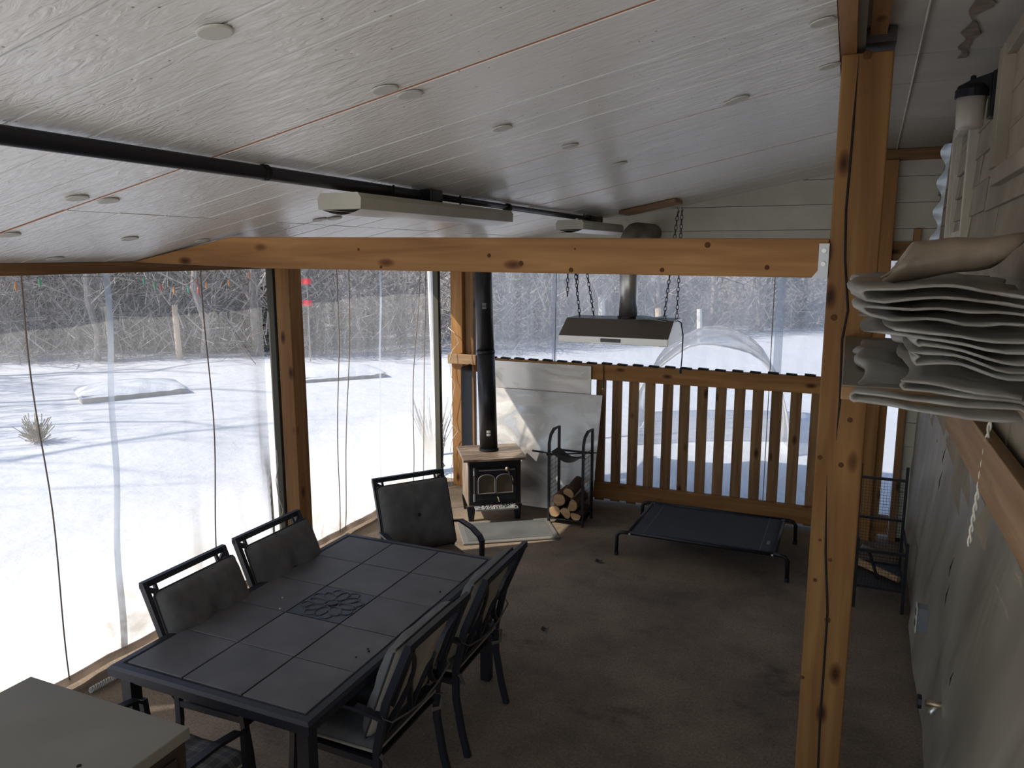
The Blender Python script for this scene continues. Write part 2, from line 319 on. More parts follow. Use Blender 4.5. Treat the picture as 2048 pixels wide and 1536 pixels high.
# snow outside
def snow_fn(u, v):
    x = -60 + 100 * u; y = -40 + 110 * v
    d = max(-4.1 - x, y - 7.2, x - 2.5, -.8 - y, 0)
    h = -.06 + min(d, 3) * .012 + .07 * noise.noise(Vector((x * .35, y * .35, 0))) * min(1, d) + .03 * noise.noise(Vector((x * 1.3, y * 1.3, 3))) * min(1, d)
    r = math.hypot(x, y)
    h += max(0, r - 17) * .015
    return Vector((x, y, h if d > 0 else -.25))
struct(MB().grid(snow_fn, 200, 220).build('ground', 'snow', smooth=True))
# hill behind the thicket
def hill(u, v):
    a = R(-30 + 150 * u) ; r = 25 + 16 * v
    return Vector((-r * math.sin(a), r * math.cos(a), v * 10 - .3 + .8 * noise.noise(Vector((u * 20, v * 3, 0)))))
struct(MB().grid(hill, 60, 8).build('hillside', 'brush_hill', smooth=True))

# ceiling: sloped boards with grooves, reddish gaps at the panel joints
PITCHY, Y0, XS = .2367, .65, -2.75
def cpt(x, y, off=0.): return Vector((x, y, ceil_z(x, y) + off))
slab = MB(); slab.add([cpt(x, y, o) for o in (.016, .07) for x, y in ((-4.08, YN - .15), (.0, YN - .15), (.0, YF + .25), (-4.08, YF + .25))], [(3, 2, 1, 0), (4, 5, 6, 7), (0, 1, 5, 4), (1, 2, 6, 5), (2, 3, 7, 6), (3, 0, 4, 7)])
ceiling = struct(slab.build('ceiling', 'groove_grey'))
k0 = math.floor((YN - Y0) / PITCHY)
JOINTS = [Y0 + 1.42 * k for k in range(-3, 5)]
for k in range(k0, 60):
    ya, yb = Y0 + k * PITCHY, Y0 + (k + 1) * PITCHY
    ya = max(ya, YN - .1); yb = min(yb, YF + .2)
    if yb - ya < .03: continue
    ga = .009 if any(abs(ya - j) < .02 for j in JOINTS) else .0045
    gb = .009 if any(abs(yb - j) < .02 for j in JOINTS) else .0045
    for xa, xb in ((-4.08, XS - .004), (XS + .004, -.085)):
        m_ = MB()
        lift = rnd.uniform(0, .003)
        vsx = [cpt(x, y, o) for o in (-.0 + lift, .0155) for x, y in ((xa, ya + ga), (xb, ya + ga), (xb, yb - gb), (xa, yb - gb))]
        m_.add(vsx, [(3, 2, 1, 0), (4, 5, 6, 7), (0, 1, 5, 4), (1, 2, 6, 5), (2, 3, 7, 6), (3, 0, 4, 7)])
        m_.build('plank', 'ceiling_paint', ceiling)
for j in JOINTS:
    m_ = MB(); m_.add([cpt(x, y, o) for o in (.003, .0155) for x, y in ((-4.07, j - .008), (-.09, j - .008), (-.09, j + .008), (-4.07, j + .008))], [(3, 2, 1, 0), (4, 5, 6, 7), (0, 1, 5, 4), (1, 2, 6, 5), (2, 3, 7, 6), (3, 0, 4, 7)])
    m_.build('joint_strip', 'groove_red', ceiling)
# fastening washers
disc = MB().lathe([(.0, -.0025), (.036, -.0025), (.04, -.001), (.04, .002)], (0, 0, 0), 18).mesh('washer', 'white_paint', False)
for px, py in ((430, 65), (770, 180), (820, 190), (1005, 257), (1140, 293), (1465, 205), (1480, 198), (1240, 328), (1645, 45), (1660, 133), (155, 397), (217, 402), (20, 470), (110, 518), (260, 478), (405, 482), (640, 440), (670, 437)):
    d = ray(px, py); t = .5
    while (CAM + d * t).z < ceil_z((CAM + d * t).x, (CAM + d * t).y) - .004: t += .002
    p = CAM + d * t
    inst('washer', disc, ceiling, p, (0, -math.atan(.2), 0))
# right-hand flat soffit between the plate beam and the house
SZ = 3.215
sof = struct(MB().b2(-.0, .75, YN - .15, YF + .1, SZ + .012, SZ + .05).build('ceiling_right', 'stain_dark'))
ys = [YN - .1, .0, .95, 1.85, 2.35, 2.95, 3.72, 4.32, 5.44, 6.3, YF + .05]
for a, b in zip(ys[:-1], ys[1:]):
    MB().b2(-.0, .75, a + .003, b - .003, SZ + rnd.uniform(0, .004), SZ + .012).build('panel', 'soffit', sof)
MB().tube([(.18 + .024 * (y - 2.9), y, SZ - .003) for y in (0, 2, 4, 6, 6.9)], .005, 6).build('batten', 'trim_cream', sof)
tag(MB().grid(lambda u, v: Vector((.33 + .035 * (v - .5) * (1 + 2 * noise.noise(Vector((u * 5, 1, 0)))) + .02 * noise.noise(Vector((u * 6, 0, 0))) + .04 * u, 3.0 + .85 * u, SZ - .0012)), 24, 3).build('water_stain', 'water_stain', sof), 'brown water stain')
# plate beam along the ceiling ridge above the post
pb = empty('plate_beam', (0, 0, 3.1), 0, 'double timber plate running along the ceiling over the tall front post', 'beam')
MB().b2(-.082, -.028, YN, 6.95, .03, .25).build('ply', 'timber_y', pb)
MB().b2(.012, .068, YN, 6.95, .085, .25).build('ply', 'board_y', pb)
MB().b2(-.03, .10, 3.2, 3.36, .06, .11).build('packing_block', 'dark_brown', pb)

# house wall: lower poly sheet, clapboard shingles above
def hx(y, z=0): return house_x(y)
hang = math.atan(.03)
wall_r = MB(); wall_r.add([(hx(y) + dx + (.02 if dx == 0 else 0), y, z) for dx in (0, .15) for y, z in ((YN, 0), (YF, 0), (YF, 3.3), (YN, 3.3))], [(0, 1, 2, 3), (7, 6, 5, 4), (0, 4, 5, 1), (1, 5, 6, 2), (2, 6, 7, 3), (3, 7, 4, 0)])
wall_right = struct(wall_r.build('wall_right', 'stain_dark'))
sh_len = .92
shm = MB(); shm.add([(-.012, 0, -.008), (-.012, sh_len - .004, -.008), (-.002, sh_len - .004, .132), (-.002, 0, .132), (.016, 0, -.008), (.016, sh_len - .004, -.008), (.016, sh_len - .004, .132), (.016, 0, .132)], [(0, 1, 2, 3), (7, 6, 5, 4), (0, 4, 5, 1), (1, 5, 6, 2), (2, 6, 7, 3), (3, 7, 4, 0)])
shm = shm.mesh('shingle', 'shingle')
for r_ in range(14):
    z = 1.33 + r_ * .1265 + .005
    off = (r_ * .37) % 1 * sh_len
    for c_ in range(-1, 20):
        y = YN + .05 + off + c_ * sh_len
        if y < -1.2 or y > 6.4: continue
        inst('shingle', shm, wall_right, (hx(y) + rnd.uniform(-.004, .004), y, z + rnd.uniform(-.004, .004)), (rnd.uniform(-.01, .01), rnd.uniform(-.02, .03), -hang), (1, 1, .95))
def poly_fn(u, v):
    y = lerp(.4, 6.9, u); z = lerp(.03, 1.62 if y < 3.8 else lerp(1.62, 1.30, min(1, (y - 3.8) / 2.5)), v)
    x = hx(y) - .012 - .03 * (1 - v) + .022 * noise.noise(Vector((y * 1.1 + z * .9, z * .8, 5))) + .012 * noise.noise(Vector((y * 3.3 + z * 2.6, z * 1.4, 9)))
    return Vector((x, y, z))
ps = MB().grid(poly_fn, 90, 30).build('poly_sheet', 'wall_poly', wall_right, smooth=True); ps['label'] = 'grey poly sheet stapled over the lower wall'
# slits in the sheet
for px, py, px2, py2 in ((1917, 898, 1908, 932), (1909, 945, 1900, 982), (1938, 1120, 1926, 1158), (1929, 1172, 1917, 1218), (1940, 1350, 1930, 1378)):
    a, b = onh(px, py), onh(px2, py2); m_ = (a + b) / 2
    MB().tube([a + Vector((-.05, 0, 0)), m_ + Vector((-.052, .008, 0)), b + Vector((-.05, 0, 0))], [.0005, .0022, .0005], 5).build('tear', 'dark_gap', wall_right)
# ledger board, corner trim, sill
MB().b2(hx(2.2) - .055, hx(2.2) - .015, .4, 3.62, 1.70, 1.87).build('ledger_board', 'pale_timber_y', wall_right, bevel=.003)
wall_left = None
# far gable wall: white horizontal boards above the header
wf = struct(MB().b2(-3.7, .70, 7.02, 7.06, 2.42, 3.35).build('wall_back', 'stain_dark'))
z = 2.40
while z < 3.3:
    zb = z + .203
    xl = max(-3.72, (z + .1 - 2.373) / .19 - 3.742 - .5)
    MB().b2(xl, .68, 6.985 + rnd.uniform(0, .004), 7.02, z + .002, zb - .002).build('board', 'gable_white', wf)
    z = zb
MB().b2(.10, .68, 6.93, 6.985, 3.13, 3.215).build('trim_board', 'board_x', wf, bevel=.003)
# white boards beside the narrow opening on the right
wl2 = struct(MB().b2(.50, .70, 7.02, 7.06, 0, 2.45).build('wall_back_right', 'stain_dark'))
for i in range(12): MB().b2(.475, .68, 6.985 + rnd.uniform(0, .004), 7.02, .03 + i * .2 + .002, .03 + i * .2 + .198).build('board', 'gable_white', wl2)
MB().b2(.445, .50, 6.95, 7.01, 0, 2.6).build('trim_board', 'board_z', wl2, bevel=.003)
# no wall or curtain here: the unseen near end stays open for more daylight


# roof edge fascia outside
struct(MB().b2(-4.12, -4.085, YN - .1, YF + .3, 2.31, 2.42).build('trim_1', 'board_y'))

# headers
def thing(name, label, cat, m_, mt, **k): return tag(m_.build(name, mt, **k), label, cat)
thing('header_beam', 'long wooden header along the eave above the clear plastic curtains', 'beam', MB().b2(-3.86, -3.742, YN, 7.08, 2.312, 2.372), 'board_y', bevel=.003)
thing('header_beam', 'wooden header across the far end above the slatted fence', 'beam', MB().b2(-3.74, .45, 6.94, 7.03, 2.35, 2.5), 'board_x', bevel=.003)

# cross beam
bt = empty('tie_beam', (-1.9, 3.2, 2.33), 0, 'thick pine tie beam crossing under the white sloped ceiling', 'beam')
poly = [(-3.742, 2.371), (-2.79, 2.341), (-.078, 2.322), (-.078, 2.470), (-3.015, 2.504)]
MB().prism([(a + 1.9, b - 2.33) for a, b in poly], lambda a, b, t: Vector((a, t * .10, b))).build('timber', 'timber_x', bt, bevel=.004)
br = MB().prism([(-.135, 2.3205), (-.076, 2.319), (-.076, 2.452), (-.112, 2.452), (-.112, 2.35)], lambda a, b, t: Vector((a + 1.9, -.006 + t * .005, b - 2.33))).build('bracket', 'galvanised', bt)
for zz in (2.375, 2.425): MB().lathe([(.009, -.014), (.009, -.005)], (-.094 + 1.9, 0, zz - 2.33), 8, 'y').build('bolt', 'steel', bt)
# knots on the beam
for px, py, r_ in ((978, 511, .009), (1042, 527, .011), (717, 499, .006), (1415, 490, .011), (1324, 540, .009), (1534, 535, .009), (1142, 540, .01), (762, 534, .007), (1150, 498, .004)):
    p = ony(px, py, 3.2); MB().lathe([(r_ * .4, -.0025), (r_, -.0015), (r_ * 1.15, .001)], (p.x + 1.9, 0, p.z - 2.33), 12, 'y').build('knot', 'knot', bt)

# posts
fp = empty('timber_post', (.01, 3.285, 0), 0, 'tall cracked square timber post in the right foreground', 'post')
MB().b2(-.086, .086, -.085, .085, 0, 3.13).build('timber', 'dark_timber_z', fp, bevel=.006)
crk = [(1718, 110), (1707, 245), (1700, 330), (1692, 420), (1690, 520), (1696, 620), (1684, 680), (1680, 800), (1672, 880)]
crk2 = [(1654, 950), (1651, 1100), (1655, 1225), (1648, 1330), (1640, 1440), (1636, 1536), (1632, 1640)]
for cr in (crk, crk2):
    pts = [ony(a, b, 3.1995) - fp.location for a, b in cr]
    MB().tube(pts, [.0005] + [.0045] * (len(pts) - 2) + [.0005], 6).build('crack', 'dark_gap', fp)
for px, py, r_ in ((1640, 915, .009), (1682, 930, .01), (1655, 1240, .012), (1605, 1355, .008), (1660, 1120, .008), (1630, 1160, .008), (1735, 110, .015), (1668, 635, .012), (1640, 1080, .006), (1700, 840, .01)):
    p = ony(px, py, 3.2) - fp.location; MB().lathe([(r_ * .3, -.002), (r_, -.001), (r_ * 1.1, .001)], (p.x, -.085, p.z), 12, 'y').build('knot', 'knot', fp)
thing('timber_post', 'square timber post between the two left plastic curtains, lit orange below', 'post', MB().b2(-3.773, -3.652, 4.42, 4.56, 0, 2.312), 'timber_z', bevel=.004)
thing('timber_post', 'corner timber post behind the black stove pipe', 'post', MB().b2(-3.70, -3.57, 6.945, 7.06, 0, 2.35), 'timber_z', bevel=.004)
thing('timber_post', 'dark wooden strip standing for the shaded side of the stove corner post', 'post', MB().b2(-3.565, -3.47, 7.00, 7.06, 0, 2.35), 'board_z', bevel=.004)  # added strip in darker wood, paints the shaded side face of the corner post
thing('timber_stud', 'slim upright stud beside the narrow opening at the far right', 'post', MB().b2(.195, .30, 6.895, 6.938, 0, 3.13), 'timber_z', bevel=.004)
thing('cleat_block', 'short pine cleat nailed on the corner post beside the stove pipe', 'block', MB().b2(-3.72, -3.40, 6.90, 6.944, 1.30, 1.40), 'pale_timber_x', bevel=.004)

# ------------------------------------------------------------------ fence at the far end
fc = empty('slatted_fence', (-1.0, 7.0, 0), 0, 'slatted wooden fence closing the far end below the plastic', 'fence')
MB().b2(-2.45, 1.195, -.055, -.012, 1.225, 1.375).build('top_rail', 'timber_x', fc, bevel=.004)
MB().b2(-2.45, 1.44, -.055, -.012, .06, .222).build('bottom_rail', 'timber_x', fc, bevel=.004)
fbm = MB().b2(-.046, .046, -.012, .012, .03, 1.36).mesh('board', 'board_z')
for i in range(-8, 16):
    x = -1.952 + .1605 * i + 1.0
    if x > 1.15: continue
    inst('board', fbm, fc, (x + rnd.uniform(-.003, .003), 0, rnd.uniform(-.004, .004)), (0, rnd.uniform(-.004, .004), 0))
MB().b2(-2.2, -2.15, -.052, -.014, .2, 1.24).build('upright', 'timber_z', fc)
MB().b2(1.30, 1.36, -.05, -.014, .0, 1.24).build('upright', 'timber_z', fc)
MB().tube([(-1.073, -.06, 1.37), (-1.072, -.062, 1.15)], .004, 6).build('strap', 'black_metal', fc)
MB().lathe([(.0, -.02), (.012, -.012), (.012, .0)], (-1.073, -.06, 1.15), 8).build('hook', 'brass', fc)
clipm = MB().b2(-.045, .045, -.03, .03, 0, .012).mesh('clip', 'dark_gap')
for i in range(24):
    inst('clip', clipm, fc, (-2.4 + i * .15, -.03, 1.374 + (i % 2) * .003), (0, .06, 0))

# ------------------------------------------------------------------ clear plastic curtains
def curtain_left(y0, y1, label, seams, ropes, seed):
    c = empty('plastic_curtain', (-3.885, (y0 + y1) / 2, 0), 0, label, 'curtain'); ym = (y0 + y1) / 2
    def wob(y, z): return .018 * noise.noise(Vector((seed, y * 2.2, z * .5))) + .012 * noise.noise(Vector((seed + 4, y * 6, z * 1.2))) * (1.3 - z / 2.4)
    def fn(u, v):
        y = lerp(y0, y1, u); z = lerp(.05, 2.33, v); return Vector((wob(y, z), y - ym, z))
    MB().grid(fn, 70, 36).build('sheet', 'clear_vinyl', c, smooth=True)
    for ya, yb, wd in seams:
        def sf(u, v):
            z = lerp(.06, 2.32, v); y = lerp(yb, ya, v) + (u - .5) * wd + .008 * math.sin(z * 7); return Vector((wob(y, z) + .006, y - ym, z))
        MB().grid(sf, 2, 30).build('seam_strip', 'seam_vinyl', c, smooth=True)
    for (ya, yb, sg) in ropes:
        pts = []
        for i in range(17):
            t = i / 16; z = lerp(2.32, .05, t); y = lerp(ya, yb, t) + sg * math.sin(t * math.pi) + .012 * math.sin(t * 9 + ya)
            pts.append((wob(y, z) + .02, y - ym, z))
        MB().tube(pts, .0042, 6).build('rope', 'rope', c)
    MB().tube([(wob(lerp(y0, y1, i / 30), 0) + .01, lerp(y0, y1, i / 30) - ym, .05 + .012 * noise.noise(Vector((i * .6, seed, 0)))) for i in range(31)], .024, 8).build('hem_roll', 'hem_vinyl', c, smooth=True)
    return c
curtain_left(1.0, 4.40, 'clear plastic curtain on the left with hanging cords, nearest the camera', [(3.14, 3.03, .045)], [(2.62, 2.66, .0), (3.83, 3.79, .02)], 1.3)
curtain_left(4.57, 6.95, 'clear plastic curtain between the left post and the stove corner', [(5.95, 5.83, .03)], [(5.28, 5.17, .01), (5.46, 5.24, .03), (6.62, 6.42, -.05), (6.72, 6.62, 0)], 6.1)
cf = empty('plastic_curtain', (-1.6, 7.075, 0), 0, 'clear plastic curtain across the far end behind the fence and hood', 'curtain')
MB().grid(lambda u, v: Vector((lerp(-1.95, 2.1, u), .012 * noise.noise(Vector((u * 8, v * 2, 2))), lerp(.03, 2.4, v))), 60, 30).build('sheet', 'clear_vinyl_far', cf, smooth=True)
for xa, wd in ((-2.62, .05), (-.53, .07)): MB().grid(lambda u, v: Vector((xa + 1.6 + (u - .5) * wd, -.008, lerp(.9 if wd > .06 else .05, 2.38, v))), 1, 10).build('seam_strip', 'seam_vinyl', cf)
for px in (1113, 1550): 
    p = ony(px, 560, 7.06); q = ony(px - (22 if px > 1300 else 8), 960, 7.06); MB().tube([(p.x + 1.6, -.02, 2.4), (p.x + 1.6, -.02, p.z), (q.x + 1.6, -.02, q.z), (q.x + 1.6, -.02, .05)], .0035, 6).build('rope', 'rope', cf)
# black edging strips holding the curtains at the posts
for nm, y, lb in (('a', 4.455, 'dark batten clamping the curtain edges beside the left post'), ('b', 6.90, 'dark batten clamping the curtain edge beside the corner post')):
    e_ = empty('curtain_batten', (-3.835, y, 0), 0, lb, 'batten')
    MB().b2(-.03, .03, -.025, .03, .02, 2.31).build('strip', 'olive', e_, bevel=.003)
    MB().tube([(.035, -.01 + .01 * math.sin(i * 1.7), 2.3 - i * .12) for i in range(19)], .005, 6).build('cord', 'dark_gap', e_)
    for i in range(5): MB().lathe([(.0, .012), (.006, .008), (.006, 0)], (.032, -.0, .25 + i * .42), 8, 'x').build('grommet', 'steel', e_)
# diagonal cord of the first curtain and coloured bulbs outside it
a, b = Vector((-3.9, 3.82, 2.27)), Vector((-3.9, 4.36, 1.62))
thing('cord', 'thin diagonal cord running down to the left post across the plastic', 'cord', MB().tube([lerp(a, b, t / 8) + Vector((-.04, 0, -.03 * math.sin(t / 8 * math.pi))) for t in range(9)], .003, 6), 'rope')
ls_ = empty('light_string', (-4.02, 3.1, 2.25), 0, 'string of coloured bulbs hanging outside the left curtain', 'string lights')
bp_ = [onz(px, py, 0) for px, py in ()]
def onx(x, y, X): d = ray(x, y); return CAM + d * (X / d.x)
blist = [(32, 575, 'bulb_orange'), (80, 565, 'bulb_green'), (288, 563, 'bulb_green'), (310, 573, 'bulb_green'), (322, 576, 'bulb_red'), (348, 582, 'bulb_orange'), (377, 580, 'bulb_green'), (395, 566, 'bulb_red'), (397, 583, 'bulb_red'), (413, 572, 'bulb_orange'), (458, 567, 'bulb_orange'), (498, 551, 'bulb_orange')]
wp = []
for px, py, mt in blist:
    p = onx(px, py, -4.02) - ls_.location; wp.append(p + Vector((0, 0, .03)))
    MB().lathe([(.004, .03), (.007, .012), (.008, 0), (.005, -.015), (.0, -.026)], p, 8).build('bulb', mt, ls_, smooth=True)
MB().tube(wp, .002, 5).build('wire', 'olive', ls_)
ls2 = empty('light_string', (-.8, 7.2, 2.15), 0, 'dark wire of small clear bulbs outside the far curtain', 'string lights')
wp = []
for i, (px, py) in enumerate(((1435, 560), (1445, 562), (1487, 576), (1510, 563), (1526, 580), (1545, 566), (1562, 578), (1572, 562), (1598, 566))):
    p = ony(px, py, 7.2) - ls2.location; wp.append(p + Vector((0, 0, .03))); MB().lathe([(.004, .03), (.006, .0), (.0, -.03)], p, 6).build('bulb', 'bulb_clear', ls2)
MB().tube(wp, .003, 5).build('wire', 'dark_gap', ls2)

# ------------------------------------------------------------------ sheet-metal panels behind the stove
thing('metal_panel', 'upper sheet-metal panel with film stains fixed on the fence top rail', 'panel', MB().b2(-3.25, -2.19, 6.925, 6.94, 1.05, 1.357), 'sheet_metal', bevel=.002)
lp = MB(); lp.box((0, 0, .545), (1.24, .008, 1.12), Matrix.Rotation(R(-15.5), 3, 'X'))
o = thing('metal_panel', 'lower sheet-metal panel leaning on the fence behind the log rack', 'panel', lp, 'sheet_metal'); o.location = (-2.69, 6.755, .0)
fs_ = MB(); fs_.prism([(-.17, 1.07), (.47, 1.07), (.05, .55), (-.05, .50)], lambda a, b, t: Vector((a, 0, 0)))
thing('metal_panel', 'dark upright heat shield beside the corner post left of the stove pipe', 'panel', MB().b2(-3.468, -3.455, 6.70, 6.93, .25, 1.31), 'black_metal', bevel=.002)

# ------------------------------------------------------------------ wood stove
ST = R(34)
st = empty('wood_stove', (-2.954, 6.295, 0), ST, 'old rusty wood stove with two arched door windows in the corner', 'stove')
MB().b2(-.245, .245, -.215, .2, .14, .575).build('body', 'rusty_steel', st, bevel=.006)
MB().b2(-.29, .29, -.275, .255, .575, .598).build('top_plate', 'rusty_steel', st, bevel=.004)
MB().b2(-.235, .235, -.232, -.214, .16, .57).build('front_plate', 'black_metal', st, bevel=.003)
dr = MB().b2(-.175, .195, -.255, -.232, .215, .505).build('door', 'navy_metal', st, bevel=.006)
for cx in (-.078, .085):
    arch = [(cx - .076, .275)] + [(cx - .076, .40)] + [(cx - .076 * math.cos(math.pi * i / 8), .40 + .05 * math.sin(math.pi * i / 8)) for i in range(1, 8)] + [(cx + .076, .40), (cx + .076, .275)]
    MB().prism(arch, lambda a, b, t: Vector((a, -.2565 - t * .002, b))).build('window', 'stove_glass', dr)
    MB().tube([(a, -.26, b) for a, b in arch] + [(arch[0][0], -.26, arch[0][1])], .0065, 6).build('window_rim', 'mat_edge', dr)
MB().tube([(-.15, -.262, .49), (.18, -.262, .49)], .006, 6).build('trim_rod', 'mat_edge', dr)
for zz in (.235, .48): MB().lathe([(.011, -.035), (.011, .035)], (-.19, -.25, zz), 10).build('hinge', 'grey_box', st)
MB().tube([(-.19, -.25, .24), (-.19, -.25, .48)], .006, 6).build('hinge_pin', 'mat_edge', st)
hd = MB().tube([(.11, -.265, .49), (.12, -.295, .47), (.15, -.30, .37), (.185, -.30, .31)], .008, 8).build('handle', 'black_metal', st, smooth=True)
MB().lathe([(.0, -.022), (.016, -.016), (.02, 0), (.014, .016), (0, .02)], (.105, -.275, .50), 12).build('knob', 'brass', hd, smooth=True)
for i in range(6): MB().lathe([(.009, -.265), (.009, -.25)], (-.12 + i * .05, 0, .238), 8, 'y').build('air_hole', 'dark_gap', dr)
MB().tube([(.02, -.255, .238), (.025, -.285, .225), (.03, -.295, .2)], .006, 6).build('draft_lever', 'brass', dr)
MB().b2(-.19, .20, -.33, -.215, .135, .15).build('ash_lip', 'grey_box', st, bevel=.003)
am = MB()
for i in range(60): am.box((rnd.uniform(-.17, .18), rnd.uniform(-.32, -.235), .153 + rnd.uniform(0, .004)), [rnd.uniform(.006, .02) for _ in range(3)], rz3(rnd.uniform(0, 3)))
o = am.build('ash', 'ash', st); o['kind'] = 'stuff'
lg = MB(); lg.prism([(-.04, .14), (.04, .14), (.022, 0), (-.022, 0)], lambda a, b, t: Vector((a, -.02 + .04 * t, b))); lgm = lg.mesh('leg', 'black_metal')
for sx in (-1, 1):
    for sy in (-.19, .17): inst('leg', lgm, st, (sx * .215, sy, 0))
# stove pipe
sp = empty('stove_pipe', (-2.99, 6.33, .6), 0, 'black stove pipe rising from the wood stove to the ceiling', 'pipe')
def pp(z): return Vector((-.07 * z / 1.8, .04 * z / 1.8, z))
MB().tube([pp(0), pp(.93)], .083, 24).build('lower_section', 'pipe_black', sp, smooth=True, bevel=0)
MB().tube([pp(.92), pp(1.95)], .080, 24).build('upper_section', 'pipe_black', sp, smooth=True)
MB().tube([pp(.905), pp(.935)], .0855, 24).build('joint_ring', 'black_metal', sp, smooth=True)
MB().tube([pp(0) + Vector((0, 0, .0)), pp(.02)], .092, 24).build('collar', 'black_metal', sp)
for zz, mt in ((.16, 'tag_white'), (1.33, 'bed_label')):
    c_ = pp(zz); t_ = Vector((.45, -.89, 0))
    for k in range(2):
        MB().grid(lambda u, v: c_ + Matrix.Rotation(lerp(-.22, .22, u), 3, 'Z') @ t_ * .0845 + Vector((0, 0, (v - .5) * .024 + .03 * k)), 6, 1).build('sticker', mt, sp)
# hearth mat
hm_ = empty('hearth_pad', (-2.607, 5.89, 0), R(33.6), 'grey rectangular hearth pad on the floor before the stove', 'mat')
MB().b2(-.42, .42, -.25, .25, 0, .018).build('border', 'mat_edge', hm_, bevel=.012)
MB().b2(-.37, .37, -.205, .205, .018, .021).build('surface', 'mat_rubber', hm_)

# ------------------------------------------------------------------ log rack with logs
lr = empty('log_rack', (-2.2, 6.42, 0), 0, 'black wire-sided log rack standing right of the wood stove', 'rack')
for sx in (-1, 1):
    x = sx * .16
    MB().bar([(x, -.16, 0), (x, -.16, .74), (x, -.12, .81), (x, -.04, .845), (x, .10, .845), (x, .10, 0)], .022, .022, up=(1, 0, 0)).build('end_frame', 'black_metal', lr)
    wm = MB()
    for i in range(9): wm.tube([(x, -.16 + i * .032, .05), (x, -.16 + i * .032, .62)], .0016, 4)
    for i in range(14): wm.tube([(x, -.16, .05 + i * .043), (x, .10, .05 + i * .043)], .0016, 4)
    wm.build('wire_side', 'black_metal', lr)
for yy, zz in ((-.16, .05), (.10, .05), (.10, .62)): MB().bar([(-.16, yy, zz), (.16, yy, zz)], .016, .016).build('cross_bar', 'black_metal', lr)
MB().b2(-.16, .16, -.16, .10, .042, .05).build('tray', 'black_metal', lr)
MB().grid(lambda u, v: Vector((lerp(-.155, .155, u), lerp(-.12, .08, v), .655 - .085 * math.sin(u * math.pi))), 14, 4).build('sling', 'leather', lr, thick=.006)
for (a, b, nm) in (((-.30, -.19, .665), (.19, -.185, .64), 'fire_poker'), ((-.17, -.18, .64), (.24, -.02, .66), 'fire_poker')):
    lab = 'iron fire poker resting across the front of the log rack' if a[0] < -.2 else 'second iron fire tool lying over the right end of the log rack'
    e_ = empty('fire_poker', Vector(a) + lr.location, 0, lab, 'fire tool', 'fire tools on the log rack')
    d_ = Vector(b) - Vector(a); MB().tube([(0, 0, 0), d_ * .25, d_], [.006, .006, .005], 8).build('shaft', 'black_metal', e_)
    MB().tube([d_ * -.02, d_ * .2], .009, 8).build('grip', 'navy_metal', e_)
def log(label, x, z, r_, seed, split, tilt=0.):
    e_ = empty('firewood_log', (lr.location.x + x, lr.location.y - .035, z), 0, label, 'log', 'firewood in the log rack')
    e_.rotation_euler = (tilt, 0, 0); n = 14; ring = []
    q = random.Random(seed); a0 = q.uniform(0, 6.28)
    for i in range(n):
        a = 2 * math.pi * i / n; rr = r_ * (1 + q.uniform(-.06, .06))
        if split and math.cos(a - a0) > .35: rr = r_ * .35 / math.cos(a - a0)
        ring.append((rr * math.cos(a), rr * math.sin(a)))
    MB().prism(ring, lambda a, b, t: Vector((a, -.15 + .30 * t, b))).build('bark', 'log_bark', e_)
    MB().prism([(a * .93, b * .93) for a, b in ring], lambda a, b, t: Vector((a, -.152 + .304 * t, b))).build('cut_face', 'log_end', e_)
log('round log at the lower left of the log rack', -.095, .125, .055, 3, False)
log('large split log at the bottom middle of the log rack', .0, .11, .058, 5, True)
log('split log at the lower right of the log rack', .105, .11, .05, 8, True)
log('split log in the middle of the firewood stack', .06, .20, .06, 11, True)
log('log above the round one on the left of the stack', -.055, .235, .06, 14, False)
log('topmost weathered split log in the log rack', .03, .315, .055, 19, True, .1)

# ------------------------------------------------------------------ range hood hanging on chains
hd0 = empty('range_hood', (-1.742, 6.05, 1.684), 0, 'brown range hood with steel band hung on chains from the ceiling', 'range hood')
prof = [(0, .055), (.20, .185), (.52, .185), (.52, 0), (0, 0)]
MB().prism(prof, lambda a, b, t: Vector((-.457 + .914 * t, a, b))).build('canopy', 'hood_paint', hd0, bevel=.003)
MB().b2(-.459, .459, -.006, .003, -.002, .055).build('front_band', 'steel', hd0, bevel=.002)
for sx in (-1, 1): MB().prism([(a, b * .998) for a, b in prof], lambda a, b, t: Vector((sx * (.458 + .003 * t), a, b))).build('side_plate', 'steel', hd0)
cp_ = MB().b2(-.095, .075, -.009, -.005, .012, .042).build('control_panel', 'hood_black', hd0)
for i in range(5): MB().b2(-.08 + i * .03, -.068 + i * .03, -.0105, -.009, .022, .032).build('button', 'bed_label', cp_)
MB().b2(-.44, .44, .02, .5, -.004, 0).build('filter', 'steel', hd0)
MB().b2(-.012, .012, 0, 0.001, 0, .001)
# duct
du = empty('exhaust_duct', (-1.70, 6.38, 1.869), 0, 'round metal duct rising from the range hood into the gable wall', 'duct')
MB().tube([(0, 0, 0), (.0, 0, .62)], .078, 24).build('pipe', 'steel', du, smooth=True)
el = [(.0, .0, .57), (.0, .0, .63)] + [(.0 + .03 * (1 - math.cos(a)), .12 * (1 - math.cos(a)), .62 + .10 * math.sin(a)) for a in (R(22), R(45), R(68), R(90))] + [(.05, .60, .72)]
MB().tube(el, .082, 20).build('elbow', 'duct_grey', du, smooth=True)
MB().tube([(0, 0, 0), (0, 0, .02)], .088, 24).build('collar', 'black_metal', du)
